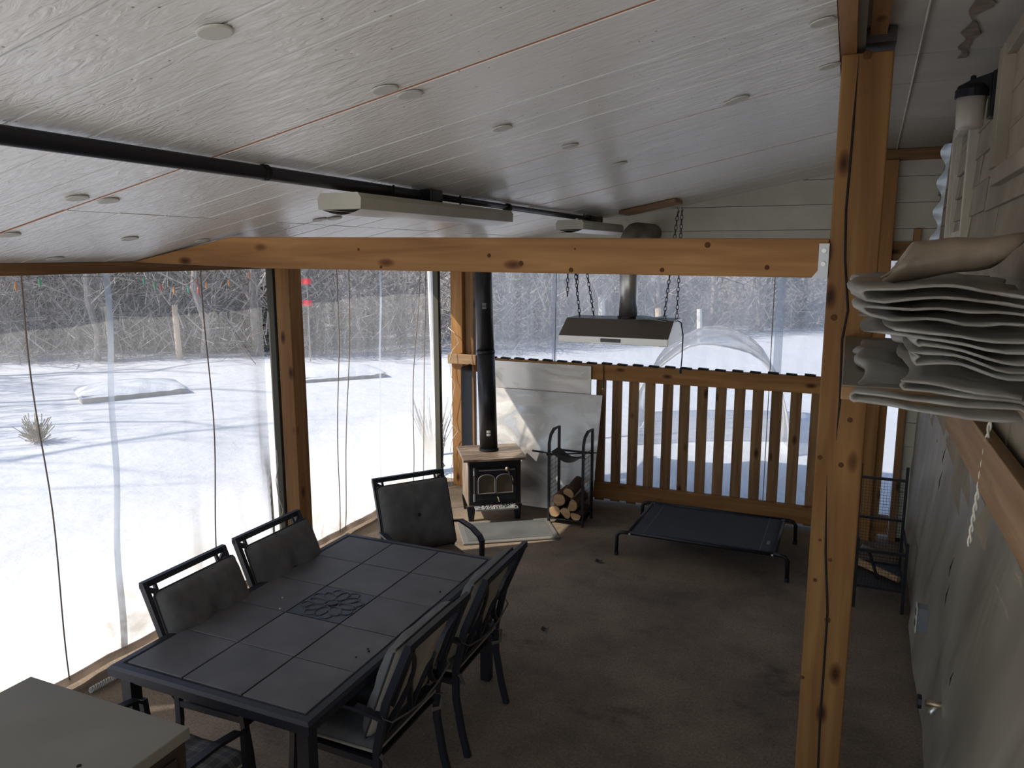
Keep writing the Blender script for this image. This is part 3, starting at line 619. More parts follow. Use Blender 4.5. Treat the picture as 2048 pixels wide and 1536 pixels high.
# paper on hood
pa = empty('paper_bundle', (-1.47, 6.30, 1.872), R(8), 'pale blue folded papers lying on top of the range hood', 'papers')
for i, mt in enumerate(('paper_white', 'paper_white', 'paper_blue')):
    MB().grid(lambda u, v: Vector((lerp(-.13, .12, u), lerp(-.09, .08, v), .004 + .009 * i + .008 * math.sin(u * 5 + i) * (.3 + u))), 10, 4).build('sheet', mt, pa, thick=.002)
thing('power_cord', 'black power cord dangling from the right side of the hood', 'cord', MB().tube([ony(1345, 648, 6.45), ony(1352, 640, 6.42), ony(1362, 645, 6.35), ony(1366, 670, 6.3), ony(1364, 715, 6.3), ony(1362, 735, 6.3), ony(1361, 738, 6.3), ony(1361, 747, 6.3)], [.005, .005, .005, .005, .005, .005, .011, .011], 8), 'black_metal')
# chains
def chain(p0, p1, label, hook=True):
    p0, p1 = Vector(p0), Vector(p1); e_ = empty('chain', p0, 0, label, 'chain', 'chains holding the range hood')
    d_ = p1 - p0; L_ = d_.length; n = int(L_ / .036); t_ = d_.normalized(); m_ = MB()
    u0 = Vector((1, 0, 0)); u0 = (u0 - t_ * u0.dot(t_)).normalized(); v0 = t_.cross(u0)
    for i in range(n):
        c_ = d_ * ((i + .5) / n); s_ = u0 if i % 2 else v0
        ring = [c_ + t_ * (.024 * math.cos(a)) + s_ * (.0115 * math.sin(a)) for a in [k * math.pi / 4 for k in range(9)]]
        m_.tube(ring, .0036, 4, cap=False)
    m_.build('links', 'black_metal', e_)
    if hook: MB().tube([(0, 0, .03), (0, 0, .015), (.01, 0, .005), (.006, 0, -.01), (-.006, 0, -.008)], .0025, 6).build('hook', 'black_metal', e_)
def hood_pt(x, y): return (hd0.location.x + x, hd0.location.y + y, hd0.location.z + .187)
bat = []
for (px, py, hp, lb) in ((1145, 490, (-.37, .28), 'front left chain of the range hood'), (1165, 489, (-.30, .46), 'rear left chain of the range hood'), (1356, 423, (.36, .28), 'front right chain of the range hood'), (1364, 421, (.43, .46), 'rear right chain of the range hood')):
    y_ = 6.05 + hp[1]; p = ony(px, py, y_); p.z = min(p.z, ceil_z(p.x, y_) - .05)
    chain((p.x, y_, p.z), hood_pt(*hp), lb)
p = ony(1136, 492, 6.22); chain((p.x, p.y, p.z), (p.x, p.y, p.z - .42), 'loose spare chain end hanging beside the left hood chains'); 
p = ony(1156, 492, 6.22); chain((p.x, p.y, p.z), (p.x, p.y, p.z - .36), 'shorter loose chain end between the two left hood chains')
for x0, x1, yy, lb in ((-2.25, -1.98, 6.36, 'short wooden batten on the ceiling holding the left hood chains'), (-1.76, -1.30, 6.36, 'wooden batten on the ceiling holding the right hood chains')):
    e_ = MB(); e_.add([(x, y, ceil_z(x, y) - o_) for o_ in (.03, .002) for x, y in ((x0, yy - .12), (x1, yy - .12), (x1, yy + .17), (x0, yy + .17))], [(3, 2, 1, 0), (4, 5, 6, 7), (0, 1, 5, 4), (1, 2, 6, 5), (2, 3, 7, 6), (3, 0, 4, 7)])
    thing('ceiling_batten', lb, 'batten', e_, 'pale_timber_x', bevel=.003)

# ------------------------------------------------------------------ conduit and strip lights
def cz(x, y, d): return ceil_z(x, y) - d
cn = empty('conduit', (-1.985, 2, 2.7), 0, 'black conduit running along the ceiling to the strip lights', 'conduit')
MB().tube([(0, y - 2, cz(-1.985, y, .032) - 2.7) for y in (YN, 1, 2.2, 3.4)], .026, 12).build('thick_run', 'black_metal', cn, smooth=True)
MB().tube([(.0 + .05 * max(0, (y - 4.6) / 1.7) ** 2, y - 2, cz(-1.985, y, .022) - 2.7) for y in (3.3, 4, 4.6, 5.2, 5.8, 6.15)], .014, 10).build('thin_run', 'black_metal', cn, smooth=True)
MB().tube([(-.035, y - 2, cz(-2.02, y, .022) - 2.7) for y in (3.3, 4, 4.7, 5.3, 5.9)], .009, 8).build('cable', 'black_metal', cn, smooth=True)
for y in (2.3, 4.5): MB().tube([(0, y - 2 - .012, cz(-1.985, y, .03) - 2.7), (0, y - 2 + .012, cz(-1.985, y, .03) - 2.7)], .029, 12).build('clamp', 'dark_gap', cn)
for y in (3.5, 6.1): MB().b2(-.055, .055, y - 2.06, y - 1.94, cz(-1.985, y, .06) - 2.7, cz(-1.985, y, .0) - 2.7).build('junction_box', 'black_metal', cn, bevel=.006)
def strip_light(x, y0, y1, z, label):
    e_ = empty('strip_light', (x, (y0 + y1) / 2, z), -.0, label, 'ceiling light', 'strip lights below the conduit'); h = (y1 - y0) / 2
    prof = [(-.105, .0), (-.108, .045), (-.092, .066), (.092, .066), (.108, .045), (.105, .0)]
    MB().prism(prof, lambda a, b, t: Vector((a, lerp(-h, h, t), b))).build('housing', 'fixture_paint', e_, bevel=.002)
    MB().prism([(a * 1.01, b * 1.02) for a, b in prof], lambda a, b, t: Vector((a, -h - .004 + .006 * t, b))).build('end_cap', 'fixture_paint', e_)
    MB().prism([(a * 1.01, b * 1.02) for a, b in prof], lambda a, b, t: Vector((a, h - .002 + .006 * t, b))).build('end_cap', 'fixture_paint', e_)
    MB().grid(lambda u, v: Vector((lerp(-.098, .098, u), lerp(-h + .01, h - .01, v), -.001 - .022 * math.sin(u * math.pi))), 10, 1).build('diffuser', 'lens_white', e_, smooth=True)
    for yy in (-h * .5, h * .35): MB().tube([(.02, yy, .07), (.02, yy, ceil_z(x, e_.location.y + yy) - z - .01)], .006, 6).build('hanger', 'black_metal', e_)
    return e_
strip_light(-1.97, 2.73, 4.30, 2.60, 'long white strip light hanging from the ceiling in mid view')
strip_light(-1.93, 5.52, 6.62, 2.59, 'shorter white strip light near the far gable wall')

# ------------------------------------------------------------------ tiled patio table
TX0, TX1, TY0, TY1, TZ = -2.742, -1.705, 2.05, 3.745, .72
tb = empty('patio_table', ((TX0 + TX1) / 2, (TY0 + TY1) / 2, 0), 0, 'long dark patio table with square tiles and a flower tile', 'table')
hw, hl = (TX1 - TX0) / 2, (TY1 - TY0) / 2
MB().b2(-hw + .02, hw - .02, -hl + .02, hl - .02, TZ - .03, TZ - .006).build('top_board', 'grout', tb)
for a, b in (((-hw, -hl), (hw, -hl)), ((hw, -hl), (hw, hl)), ((hw, hl), (-hw, hl)), ((-hw, hl), (-hw, -hl))):
    a, b = Vector(a), Vector(b); t_ = (b - a).normalized(); n_ = Vector((-t_.y, t_.x))
    prof = [(0, -.045), (0, -.012), (.012, -.001), (.04, 0), (.052, -.006), (.052, -.045)]
    m_ = MB(); L_ = (b - a).length
    m_.prism(prof, lambda c, z, t: Vector((*(a + t_ * lerp(c, L_ - c, t) + n_ * c), TZ + z))); m_.build('edge_rail', 'navy_metal', tb)
tw, tl_ = (2 * hw - .104) / 3, (2 * hl - .104) / 5
tm = MB().b2(-tw / 2 + .003, tw / 2 - .003, -tl_ / 2 + .003, tl_ / 2 - .003, TZ - .008, TZ).mesh('tile', 'tile')
for i in range(3):
    for j in range(5):
        if (i, j) == (1, 2): continue
        o = inst('tile', tm, tb, (-hw + .052 + tw * (i + .5), -hl + .052 + tl_ * (j + .5), rnd.uniform(-.001, .001)))
        q = o.modifiers.new('bevel', 'BEVEL'); q.width = .002; q.segments = 1
ft = MB().b2(-tw / 2 + .004, tw / 2 - .004, -tl_ / 2 + .004, tl_ / 2 - .004, TZ - .008, TZ - .001).build('flower_tile', 'tile_dark', tb); ft['label'] = 'dark tile with raised flower relief'
for k in range(8):
    a0 = k * math.pi / 4; c_ = Vector((math.cos(a0) * .085, math.sin(a0) * .085, TZ)); t_ = Vector((math.cos(a0), math.sin(a0), 0)); s_ = Vector((-t_.y, t_.x, 0))
    MB().tube([c_ + t_ * (.05 * math.cos(a)) + s_ * (.028 * math.sin(a)) for a in [q * math.pi / 8 for q in range(17)]], .0035, 5, cap=False).build('petal', 'tile_dark', ft)
    a1 = a0 + math.pi / 8; c_ = Vector((math.cos(a1) * .12, math.sin(a1) * .12, TZ))
    MB().tube([Vector((math.cos(a1 + q) * (.115 + .04 * math.cos(q * 5)), math.sin(a1 + q) * (.115 + .04 * math.cos(q * 5)), TZ)) for q in [-.3 + .1 * i for i in range(7)]], .003, 5).build('leaf', 'tile_dark', ft)
MB().lathe([(.028, TZ - .002), (.028, TZ + .004), (.022, TZ + .006)], (0, 0, 0), 16).build('hole_cap', 'navy_metal', ft)
lgm = MB().b2(-.027, .027, -.027, .027, 0, TZ - .03).mesh('leg', 'navy_metal')
for sx in (-1, 1):
    for sy in (-1, 1): inst('leg', lgm, tb, (sx * (hw - .06), sy * (hl - .06), 0))
for sy in (-1, 1): MB().b2(-hw + .06, hw - .06, sy * (hl - .06) - .012, sy * (hl - .06) + .012, TZ - .09, TZ - .03).build('apron', 'navy_metal', tb)
for sx in (-1, 1): MB().b2(sx * (hw - .06) - .012, sx * (hw - .06) + .012, -hl + .06, hl - .06, TZ - .09, TZ - .03).build('apron', 'navy_metal', tb)
# crumbs and the white scuff on the table
for px, py in ((560, 1218), (880, 1184), (736, 1298), (738, 1303), (712, 1315), (565, 1196)):
    p = onz(px, py, TZ) - tb.location; MB().lathe([(.0, .006), (.005, .003), (.004, 0)], (p.x, p.y, TZ), 6).build('crumb', 'dark_gap' if px > 600 else 'tag_white', tb)

# ------------------------------------------------------------------ chairs
def pillow(m_, cx, wy, h, th, fr, sides=(-1, 1)):   # puffy rectangle: fr(a, b, t) maps width, height, thickness to 3D
    n1, n2 = 22, 22
    for s_ in sides:
        def fn(u, v):
            a, b = u * 2 - 1, v * 2 - 1
            e_ = max(0, (1 - abs(a) ** 5) * (1 - abs(b) ** 5)) ** .45
            k = .9 * math.exp(-((a / .16) ** 2 + (b / .16) ** 2)) + .22 * math.exp(-(a / .05) ** 2) + .10 * math.sin(a * 11 + b * 2) * abs(b) ** 2 + .08 * math.sin(8 * math.atan2(b, a + .01)) * math.exp(-((a * a + b * b) / .25))
            wr = .14 * noise.noise(Vector((a * 3, b * 3, s_ + cx)))
            return fr(a * wy / 2, b * h / 2, s_ * th / 2 * e_ * (1 - .45 * k + wr))
        m_.grid(fn, n1, n2)
    return m_
def make_chair(front='cushion_dark', seatm='cushion_dark', back='cushion_back', arms=True):
    r0 = empty('patio_chair')
    W = .245
    for s_ in (-1, 1):       # rear leg + back post in one bent bar
        y = s_ * W
        MB().bar([(-.255, y, 0), (-.225, y, .12), (-.195, y, .30), (-.195, y, .44), (-.245, y, .66), (-.36, y, .93)], .024, .030, up=(1, 0, 0)).build('back_post', 'navy_metal', r0)
        MB().bar([(.245, y * 1.06, 0), (.225, y * 1.06, .25), (.205, y * 1.08, .42), (.195, y * 1.12, .60)], .026, .026, up=(1, 0, 0)).build('front_leg', 'navy_metal', r0)
        MB().bar([(-.235, y * 1.04, .60), (-.12, y * 1.12, .635), (.05, y * 1.13, .635), (.16, y * 1.12, .615), (.197, y * 1.12, .585)], .038, .014).build('armrest', 'navy_metal', r0)
        MB().bar([(-.195, y, .385), (.21, y, .395)], .02, .03).build('side_rail', 'navy_metal', r0)
    MB().bar([(-.36, -W - .012, .925), (-.36, W + .012, .925)], .024, .03).build('top_rail', 'navy_metal', r0)
    MB().bar([(-.20, -W, .47), (-.20, W, .47)], .018, .022).build('lower_rail', 'navy_metal', r0)
    MB().bar([(.21, -W, .395), (.21, W, .395)], .02, .03).build('front_rail', 'navy_metal', r0)
    MB().b2(-.19, .21, -W, W, .385, .395).build('seat_mesh', 'black_metal', r0)
    def bk(y, z, o_=0.): # point on the back plane at height z
        t = (z - .44) / .49; x = lerp(-.195, -.36, t) - .028 * math.sin(min(max(t, 0), 1) * math.pi) * -.6
        return Vector((x - o_, y, z))
    for s_ in (-1, 1):      # bowed ornament: two curves meeting in the middle
        MB().bar([bk(s_ * (W - .155 * math.sin(t * math.pi) ** .8), lerp(.48, .91, t)) for t in [i / 14 for i in range(15)]], .013, .026, up=(1, 0, 0)).build('back_scroll', 'navy_metal', r0)
        MB().bar([bk(s_ * (W - .055), .62), bk(s_ * (W - .055), .925)], .013, .016, up=(1, 0, 0)).build('spindle', 'navy_metal', r0)
        MB().bar([bk(s_ * .09, .69), bk(s_ * .03, .56), bk(s_ * .0, .48)], .014, .02, up=(1, 0, 0)).build('back_stay', 'navy_metal', r0)
    ax = (Vector((-.352, 0, .93)) - Vector((-.175, 0, .46))).normalized(); nx = Vector((ax.z, 0, -ax.x)); c_ = Vector((-.175, 0, .46)) + ax * .228 + nx * .042
    fr = lambda a, b, t: c_ + Vector((0, a, 0)) + ax * b + nx * t
    bc = pillow(MB(), 1, .50, .45, .13, fr, (1,)).build('back_cushion', front, r0, smooth=True)
    pillow(MB(), 1, .50, .45, .085, fr, (-1,)).build('cushion_backing', back, bc, smooth=True)
    MB().tube([fr(a * .25, b * .225, 0) for a, b in [(-1, -.94), (-.94, -1), (.94, -1), (1, -.94), (1, .94), (.94, 1), (-.94, 1), (-1, .94), (-1, -.94)]], .005, 6, cap=False).build('piping', 'piping', bc)
    MB().lathe([(0, -.006), (.012, -.003), (.012, .004)], fr(0, 0, .042), 10, 'x').build('button', 'piping', bc)
    sc_ = pillow(MB(), 2, .50, .45, .085, lambda a, b, t: Vector((b + .03, a, .438 + t))).build('seat_cushion', seatm, r0, smooth=True)
    MB().tube([(.03 + a * .225, b * .25, .438) for a, b in [(-1, -.94), (-.94, -1), (.94, -1), (1, -.94), (1, .94), (.94, 1), (-.94, 1), (-1, .94), (-1, -.94)]], .006, 6, cap=False).build('piping', 'cushion_back', sc_)
    for s_ in (-1, 1):
        MB().bar([fr(s_ * .235, -.06, -.02), fr(s_ * .262, -.07, -.05), fr(s_ * .24, -.08, -.085), fr(s_ * .12, -.10, -.10), fr(0, -.12, -.105)], .008, .002, up=(1, 0, 0)).build('tie', 'webbing', bc)
        MB().bar([(-.19, s_ * .235, .43), (-.225, s_ * .25, .42), (-.23, s_ * .22, .37), (-.19, s_ * .2, .36)], .02, .003).build('tie', 'webbing', sc_)
    MB().grid(lambda u, v: fr(-.03 + .05 * u, -.225 - .05 * v, -.03 - .03 * v + .008 * math.sin(u * 4)), 4, 4).build('care_tag', 'tag_white', bc)
    return r0
def place(o, x, y, a, label):
    o.location = (x, y, 0); o.rotation_euler = (0, 0, a); tag(o, label, 'chair', 'patio chairs around the tiled table'); return o
ch = make_chair(); place(ch, -2.505, 2.605, 0, 'dark cushioned patio chair on the curtain side, nearer the camera')
place(copy_tree(ch), -2.515, 3.195, R(-1), 'dark cushioned patio chair on the curtain side, farther from the camera')
place(copy_tree(ch), -1.815, 2.60, math.pi, 'patio chair seen from behind at the nearest right corner of the table')
place(copy_tree(ch), -1.81, 3.255, math.pi + R(1.5), 'patio chair seen from behind on the right, farther along the table')
ch2 = make_chair(seatm='cushion_brown'); place(ch2, -2.375, 4.135, math.atan2(-.60, .80), 'grey button-tufted patio chair turned aside at the far table end')
ch3 = make_chair(seatm='plaid_fabric', front='plaid_fabric'); place(ch3, -2.335, 1.905, R(90), 'patio chair with plaid seat cushion behind the cream-topped cabinet').scale = (1, 1, .95)
for o in ch.children:
    pass

# ------------------------------------------------------------------ cabinet in the near left corner
cbz = 1.08; A = onz(62, 1352, cbz); B = onz(385, 1450, cbz)
cb = empty('cabinet', ((A.x + B.x) / 2, A.y - .45, 0), 0, 'cream-topped dark brown cabinet in the near left corner', 'cabinet')
cw = (B.x - A.x) / 2
MB().b2(-cw, cw, -.45, .45, cbz - .035, cbz).build('top', 'cream_top', cb, bevel=.004)
MB().b2(-cw + .012, cw - .012, -.44, .44, .06, cbz - .035).build('body', 'dark_brown', cb, bevel=.003)
MB().b2(cw - .012, cw - .002, -.40, .40, .12, cbz - .07).build('side_panel', 'dark_brown', cb, bevel=.003)
MB().b2(-cw + .04, cw - .04, -.41, .41, 0, .06).build('plinth', 'dark_gap', cb)
MB().lathe([(0, .003), (.006, .002), (.007, 0)], (onz(158, 1532, cbz) - cb.location) * 1 + Vector((0, 0, 0)), 8).build('chip', 'dark_gap', cb)
cb.children[-1].location = (0, 0, 0)

# ------------------------------------------------------------------ raised dog bed
db = empty('dog_bed', (-.93, 6.185, 0), R(-.5), 'raised black dog bed with stretched fabric in front of the fence', 'dog bed')
def bedfn(u, v):
    sag = -.022 * math.sin(u * math.pi) * math.sin(v * math.pi); return Vector((lerp(-.56, .56, u), lerp(-.42, .40, v), .20 + sag))
bs = MB().grid(bedfn, 20, 12).build('fabric', 'mesh_fabric', db, smooth=True, thick=.006)
for uu in (.10, .90): MB().grid(lambda u, v: bedfn(lerp(uu - .004, uu + .004, u), lerp(.02, .98, v)) + Vector((0, 0, .005)), 1, 12).build('stitching', 'mesh_trim', bs)
MB().grid(lambda u, v: bedfn(lerp(.93, .95, u), lerp(.22, .32, v)) + Vector((0, 0, .006)), 1, 1).build('brand_patch', 'bed_label', bs)
for yy in (-.42, .40):
    MB().tube([(-.58, yy, .20), (.58, yy, .20)], .015, 10).build('side_tube', 'black_metal', db, smooth=True)
for sx in (-1, 1):
    MB().tube([(sx * .56, -.40, .20), (sx * .56, .38, .20)], .014, 10).build('cross_tube', 'black_metal', db, smooth=True)
    for yy in (-.42, .40):
        MB().tube([(sx * .55, yy, .20), (sx * .60, yy, .20), (sx * .635, yy, .19), (sx * .652, yy, .165), (sx * .655, yy, .02)], .0155, 10).build('leg', 'black_metal', db, smooth=True)
        MB().lathe([(.018, 0), (.018, .03)], (sx * .655, yy, 0), 10).build('foot_cap', 'navy_metal', db)
        MB().lathe([(0, -.024), (.009, -.022), (.009, -.01)], (sx * .545, yy, .197), 8, 'y').build('bolt', 'steel', db)

# ------------------------------------------------------------------ second wire rack on the right
rk = empty('wire_rack', (.325, 5.76, 0), 0, 'black wire rack with tools beside the house wall behind the post', 'rack')
for sx in (-.15, .15):
    MB().bar([(sx, -.24, 0), (sx, -.24, .50)], .02, .02, up=(1, 0, 0)).build('front_upright', 'black_metal', rk)
    MB().bar([(sx, .24, 0), (sx, .24, .90)], .02, .02, up=(1, 0, 0)).build('rear_upright', 'black_metal', rk)
    for zz in (.16, .45): MB().bar([(sx, -.24, zz), (sx, .24, zz)], .016, .016).build('side_bar', 'black_metal', rk)
for yy, zz in ((-.24, .16), (-.24, .42), (.24, .16), (.24, .5), (.24, .80)): MB().bar([(-.15, yy, zz), (.15, yy, zz)], .016, .018).build('cross_bar', 'black_metal', rk)
for yy, z1_, n_ in ((-.24, .42, 12), (.24, .80, 28)):
    wm = MB()
    for i in range(1, 15): wm.tube([(-.15 + i * .02, yy, .16), (-.15 + i * .02, yy, z1_)], .0013, 4)
    for i in range(1, n_): wm.tube([(-.15, yy, .16 + i * .0225), (.15, yy, .16 + i * .0225)], .0013, 4)
    wm.build('wire_mesh', 'black_metal', rk)
MB().b2(-.15, .15, -.24, .24, .15, .16).build('tray', 'black_metal', rk)
hm2 = empty('hammer', (.30, 5.62, .16), 0, 'small hammer standing in the wire rack by the wall', 'hammer')
MB().tube([(-.05, 0, .22), (.02, .0, .02)], .011, 8).build('handle', 'black_metal', hm2)
MB().box((-.055, 0, .235), (.09, .025, .025), Matrix.Rotation(.3, 3, 'Y')).build('head', 'grey_box', hm2, bevel=.004)
thing('firewood_stick', 'pale split stick lying in the wire rack by the wall', 'log', MB().tube([(.20, 5.9, .185), (.45, 5.66, .185)], [.028, .022], 7), 'log_end')

# ------------------------------------------------------------------ things on the house wall
# window_1 near the far corner
wy0, wy1, wz0, wz1 = 4.40, 5.40, 2.19, 3.08
wn_ = empty('window_1', (hx(4.9), 4.9, 0), -hang); wn_['kind'] = 'structure'
MB().b2(-.005, .03, -.47, .47, wz0, wz1).build('pane', 'window_glass', wn_)
for y in (-.5, .5): MB().b2(-.045, .03, y - .035, y + .035, wz0 - .06, wz1 + .04).build('jamb', 'trim_cream', wn_, bevel=.003)
for z in (wz0 - .03, wz1 + .02): MB().b2(-.045, .03, -.5, .5, z - .03, z + .03).build('rail', 'trim_cream', wn_, bevel=.003)
MB().b2(-.02, .03, -.46, .46, 2.49, 2.53).build('sash_bar', 'trim_cream', wn_); MB().b2(-.03, .03, .36, .40, wz0, wz1).build('mullion', 'trim_cream', wn_)
MB().b2(-.07, .03, -.54, .54, wz0 - .09, wz0 - .06).build('window_sill', 'trim_cream', wn_, bevel=.003)
# cream frame nearer (upper right)
w2 = empty('window_2', (hx(2.92), 2.92, 0), -hang); w2['kind'] = 'structure'
for y in (.40, .47): MB().b2(-.05, .03, y - .025, y + .025, 2.72, 3.14).build('jamb', 'shingle', w2, bevel=.003)
MB().b2(-.04, .03, -.5, .5, 2.66, 2.72).build('rail', 'shingle', w2, bevel=.003); MB().b2(-.04, .03, -.5, .5, 3.10, 3.16).build('rail', 'shingle', w2, bevel=.003)
MB().b2(-.01, .03, -.5, .38, 2.72, 3.10).build('pane', 'shingle', w2)
# torn plastic edge beyond the window
thing('foil_strip', 'torn pale blue plastic edge hanging beyond the house window', 'strip', MB().grid(lambda u, v: Vector((hx(5.9) - .03 - .035 * u * (1 + .6 * math.sin(v * 22)), 5.75 + .3 * (1 - v) + .05 * u, lerp(2.45, 3.1, v))), 3, 30), 'foil_strip', smooth=True)
# wall lantern
LY = 3.80
ln = empty('wall_lantern', (hx(LY), LY, 3.02), 0, 'black wall lantern with frosted jar shade on the house wall', 'wall lamp')
MB().b2(-.03, .02, -.045, .045, -.06, .12).build('back_plate', 'black_metal', ln, bevel=.004)
MB().prism([(-.02, .02), (-.02, .12), (-.10, .095), (-.15, .07), (-.15, .045), (-.06, .045)], lambda a, b, t: Vector((a, -.02 + .04 * t, b))).build('arm', 'black_metal', ln, bevel=.003)
MB().lathe([(.062, .025), (.062, .055), (.045, .075), (.0, .085)], (-.095, 0, .0), 20).build('cap', 'black_metal', ln, smooth=False)
MB().lathe([(.0, .115), (.01, .11), (.012, .08)], (-.095, 0, .0), 10).build('finial', 'black_metal', ln)
MB().lathe([(.0, -.098), (.044, -.098), (.05, -.09), (.055, .03), (.05, .03)], (-.095, 0, .0), 20).build('shade', 'jar_white', ln, smooth=True)
# outlet box
p = onh(1868, 1240); ob = empty('outlet_box', (p.x - .05, p.y, p.z), -hang, 'grey electrical outlet box low on the house wall', 'outlet')
MB().b2(-.03, .05, -.04, .04, -.065, .065).build('box', 'grey_box', ob, bevel=.004); MB().b2(-.036, -.03, -.045, .045, -.07, .07).build('cover', 'gable_white', ob, bevel=.003)
for zz in (-.03, .03): MB().b2(-.038, -.036, -.018, .018, zz - .016, zz + .016).build('socket', 'dark_gap', ob)
# hose tap
p = onh(1900, 1415); tp = empty('hose_tap', (p.x - .02, p.y, p.z), 0, 'brass hose tap with black handle on the lower house wall', 'tap')
MB().tube([(.03, 0, 0), (-.07, 0, 0)], .014, 10).build('body', 'brass', tp, smooth=True)
MB().tube([(-.02, 0, 0), (-.045, -.005, -.03), (-.05, -.01, -.05)], .012, 10).build('spout', 'steel', tp, smooth=True)
MB().lathe([(.012, -.10), (.03, -.10), (.03, -.085), (.012, -.085)], (0, 0, 0), 8, 'x').build('handle', 'black_metal', tp)
# twisted cord hanging from the ledger
p0, p1 = onh(2030, 835), onh(1988, 1098)
p0.x -= .06; p1.x -= .07
m_ = MB()
for ph in (0, math.pi): m_.tube([lerp(p0, p1, i / 40) + Vector((.004 * math.cos(i * .9 + ph), .006 * math.sin(i * .9 + ph), 0)) for i in range(41)], .0035, 5)
thing('twisted_cord', 'white twisted cord hanging below the shelf at the right', 'cord', m_, 'white_wire', smooth=True)

# ------------------------------------------------------------------ shelf with folded plastic sheeting
SHZ = onz(1701, 673, 0); SHZ = ony(1701, 673, 3.19).z
yn_ = onz(1664, 768, SHZ).y
sh = empty('shelf', (.25, (yn_ + 3.19) / 2, SHZ), 0, 'wooden shelf board between the front post and the house wall', 'shelf')
hy = (3.19 - yn_) / 2
MB().b2(-.25, .22, -hy, hy, -.032, 0).build('board', 'cream_top', sh, bevel=.003)
MB().b2(-.25, .22, -hy - .002, -hy + .03, -.036, -.003).build('front_edge', 'board_x', sh, bevel=.002)
def fold(label, z0, z1, xl, y0, y1, layers, droop, seed, th=.006):
    # a serpentine of folded sheet in the x-z plane, extruded along y
    q = random.Random(seed); pts = []
    zs = [lerp(z0, z1, min(1, max(0, (i + (q.uniform(-.3, .3) if 0 < i < layers - 1 else 0)) / (layers - 1)))) for i in range(layers)]
    for i, z in enumerate(zs):
        xL = xl + q.uniform(-.02, .10); xR = .36
        xs = [lerp(xR, xL, k / 9) for k in range(10)]
        if i % 2: xs = xs[::-1]
        for x in xs: pts.append((x, z + .006 * math.sin(x * 14 + i + seed)))
        if i < layers - 1:
            dz = zs[i + 1] - z; c_ = xs[-1]; sgn = -1 if i % 2 == 0 else 1
            for a in (30, 60, 90, 120, 150): pts.append((c_ + sgn * (dz * .75) * math.sin(R(a)), z + dz * (1 - math.cos(R(a))) / 2))
    n = len(pts)
    def fn(u, v):
        k = min(int(u * (n - 1)), n - 2); f_ = u * (n - 1) - k
        x = lerp(pts[k][0], pts[k + 1][0], f_); z = lerp(pts[k][1], pts[k + 1][1], f_)
        y = lerp(y0, y1, v) + .05 * noise.noise(Vector((x * 3, z * 18, seed)))
        z += .02 * noise.noise(Vector((x * 5, y * 4, seed + z * 3))) + .010 * noise.noise(Vector((x * 13, y * 11, seed + z * 6))) - droop * (1 - v) ** 2 * (.5 + x * 1.5)
        x += .06 * noise.noise(Vector((z * 7, y * 5, seed))) + .05 * (1 - v) * 0
        return Vector((x - .175, y - 2.4, z - SHZ))
    o = MB().grid(fn, n - 1, 24).build('folded_plastic', 'folded_poly', smooth=True, thick=th)
    o.location = (.2, 2.4, SHZ); tag(o, label, 'plastic sheet', 'folded plastic sheets on the shelf'); return o
b0 = SHZ + .012
fold('bottom folded clear plastic sheet drooping over the shelf edge', b0 - .0, b0 + .055, .05, yn_ - .07, 2.75, 4, .05, 2)
fold('middle folded clear plastic sheet with open loops in the pile', b0 + .075, b0 + .15, .03, yn_ - .05, 2.8, 5, .03, 5)
fold('upper folded cloudy plastic sheet near the top of the pile', b0 + .17, b0 + .235, .03, yn_ - .02, 2.8, 4, .02, 9)
m_ = MB(); c0 = Vector((0, 0, 0))
def roll(u, v):
    a = u * 3.6 * math.pi; r_ = (.062 - .03 * u) * (1 - .25 * v) + .006 * noise.noise(Vector((a, v * 4, 1)))
    x = lerp(-.11, .13, v) + .035 * math.sin(a) ; return Vector((x, r_ * math.cos(a) * 1.3, .055 + r_ * math.sin(a) + .03 * v))
simple('brown_poly', (.30, .235, .17), .3, var=.25, scale=12., bump=.5, bscale=12.)
o = MB().grid(roll, 60, 10).build('folded_plastic', 'brown_poly', smooth=True, thick=.004); o.location = (.22, yn_ + .22, b0 + .218)
tag(o, 'loose rolled plastic sheet lying on top of the folded pile', 'plastic sheet', 'folded plastic sheets on the shelf')

# ------------------------------------------------------------------ wires on the posts, debris on the floor
def wire(label, pts, r_=.0035, mt='white_wire'):
    return thing('wire', label, 'wire', MB().tube(pts, r_, 6), mt, smooth=True)
cp2 = [ony(px, py, 6.90) for px, py in ((896, 655), (908, 665), (918, 685), (905, 700), (899, 720), (901, 750), (910, 770), (905, 800), (900, 830), (905, 850), (916, 862), (905, 878), (900, 900), (906, 915), (902, 945), (904, 975))]
wire('pale wire looping down the corner post', cp2)
cp3 = [ony(px, py, 4.40) for px, py in ((553, 900), (556, 930), (552, 960), (556, 990), (566, 1020), (560, 1050))]
wire('pale twine hanging at the foot of the left post', cp3)
for px, py, mt, sz, lb in ((1090, 1262, 'dark_brown', .03, 'small dark brown leaf on the open floor'), (1198, 1125, 'dark_brown', .035, 'small dark twig on the floor in front of the dog bed')):
    p = onz(px, py); thing('leaf_scrap', lb, 'leaf', MB().grid(lambda u, v: Vector((p.x + (u - .5) * sz * 1.6, p.y + (v - .5) * sz, .004 + .018 * abs(u - .5) + .01 * v)), 4, 3), mt)
# coiled spring rope at the curtain foot
m_ = MB(); a_, b_ = onz(180, 1388), onz(245, 1352)
thing('coiled_cable', 'coiled pale cable lying on the floor under the left curtain', 'cable', m_.tube([lerp(a_, b_, i / 90) + Vector((.012 * math.cos(i * .9), .012 * math.sin(i * .9) * .6, .02 + .014 * math.sin(i * .9))) for i in range(91)], .0045, 5), 'tag_white', smooth=True)

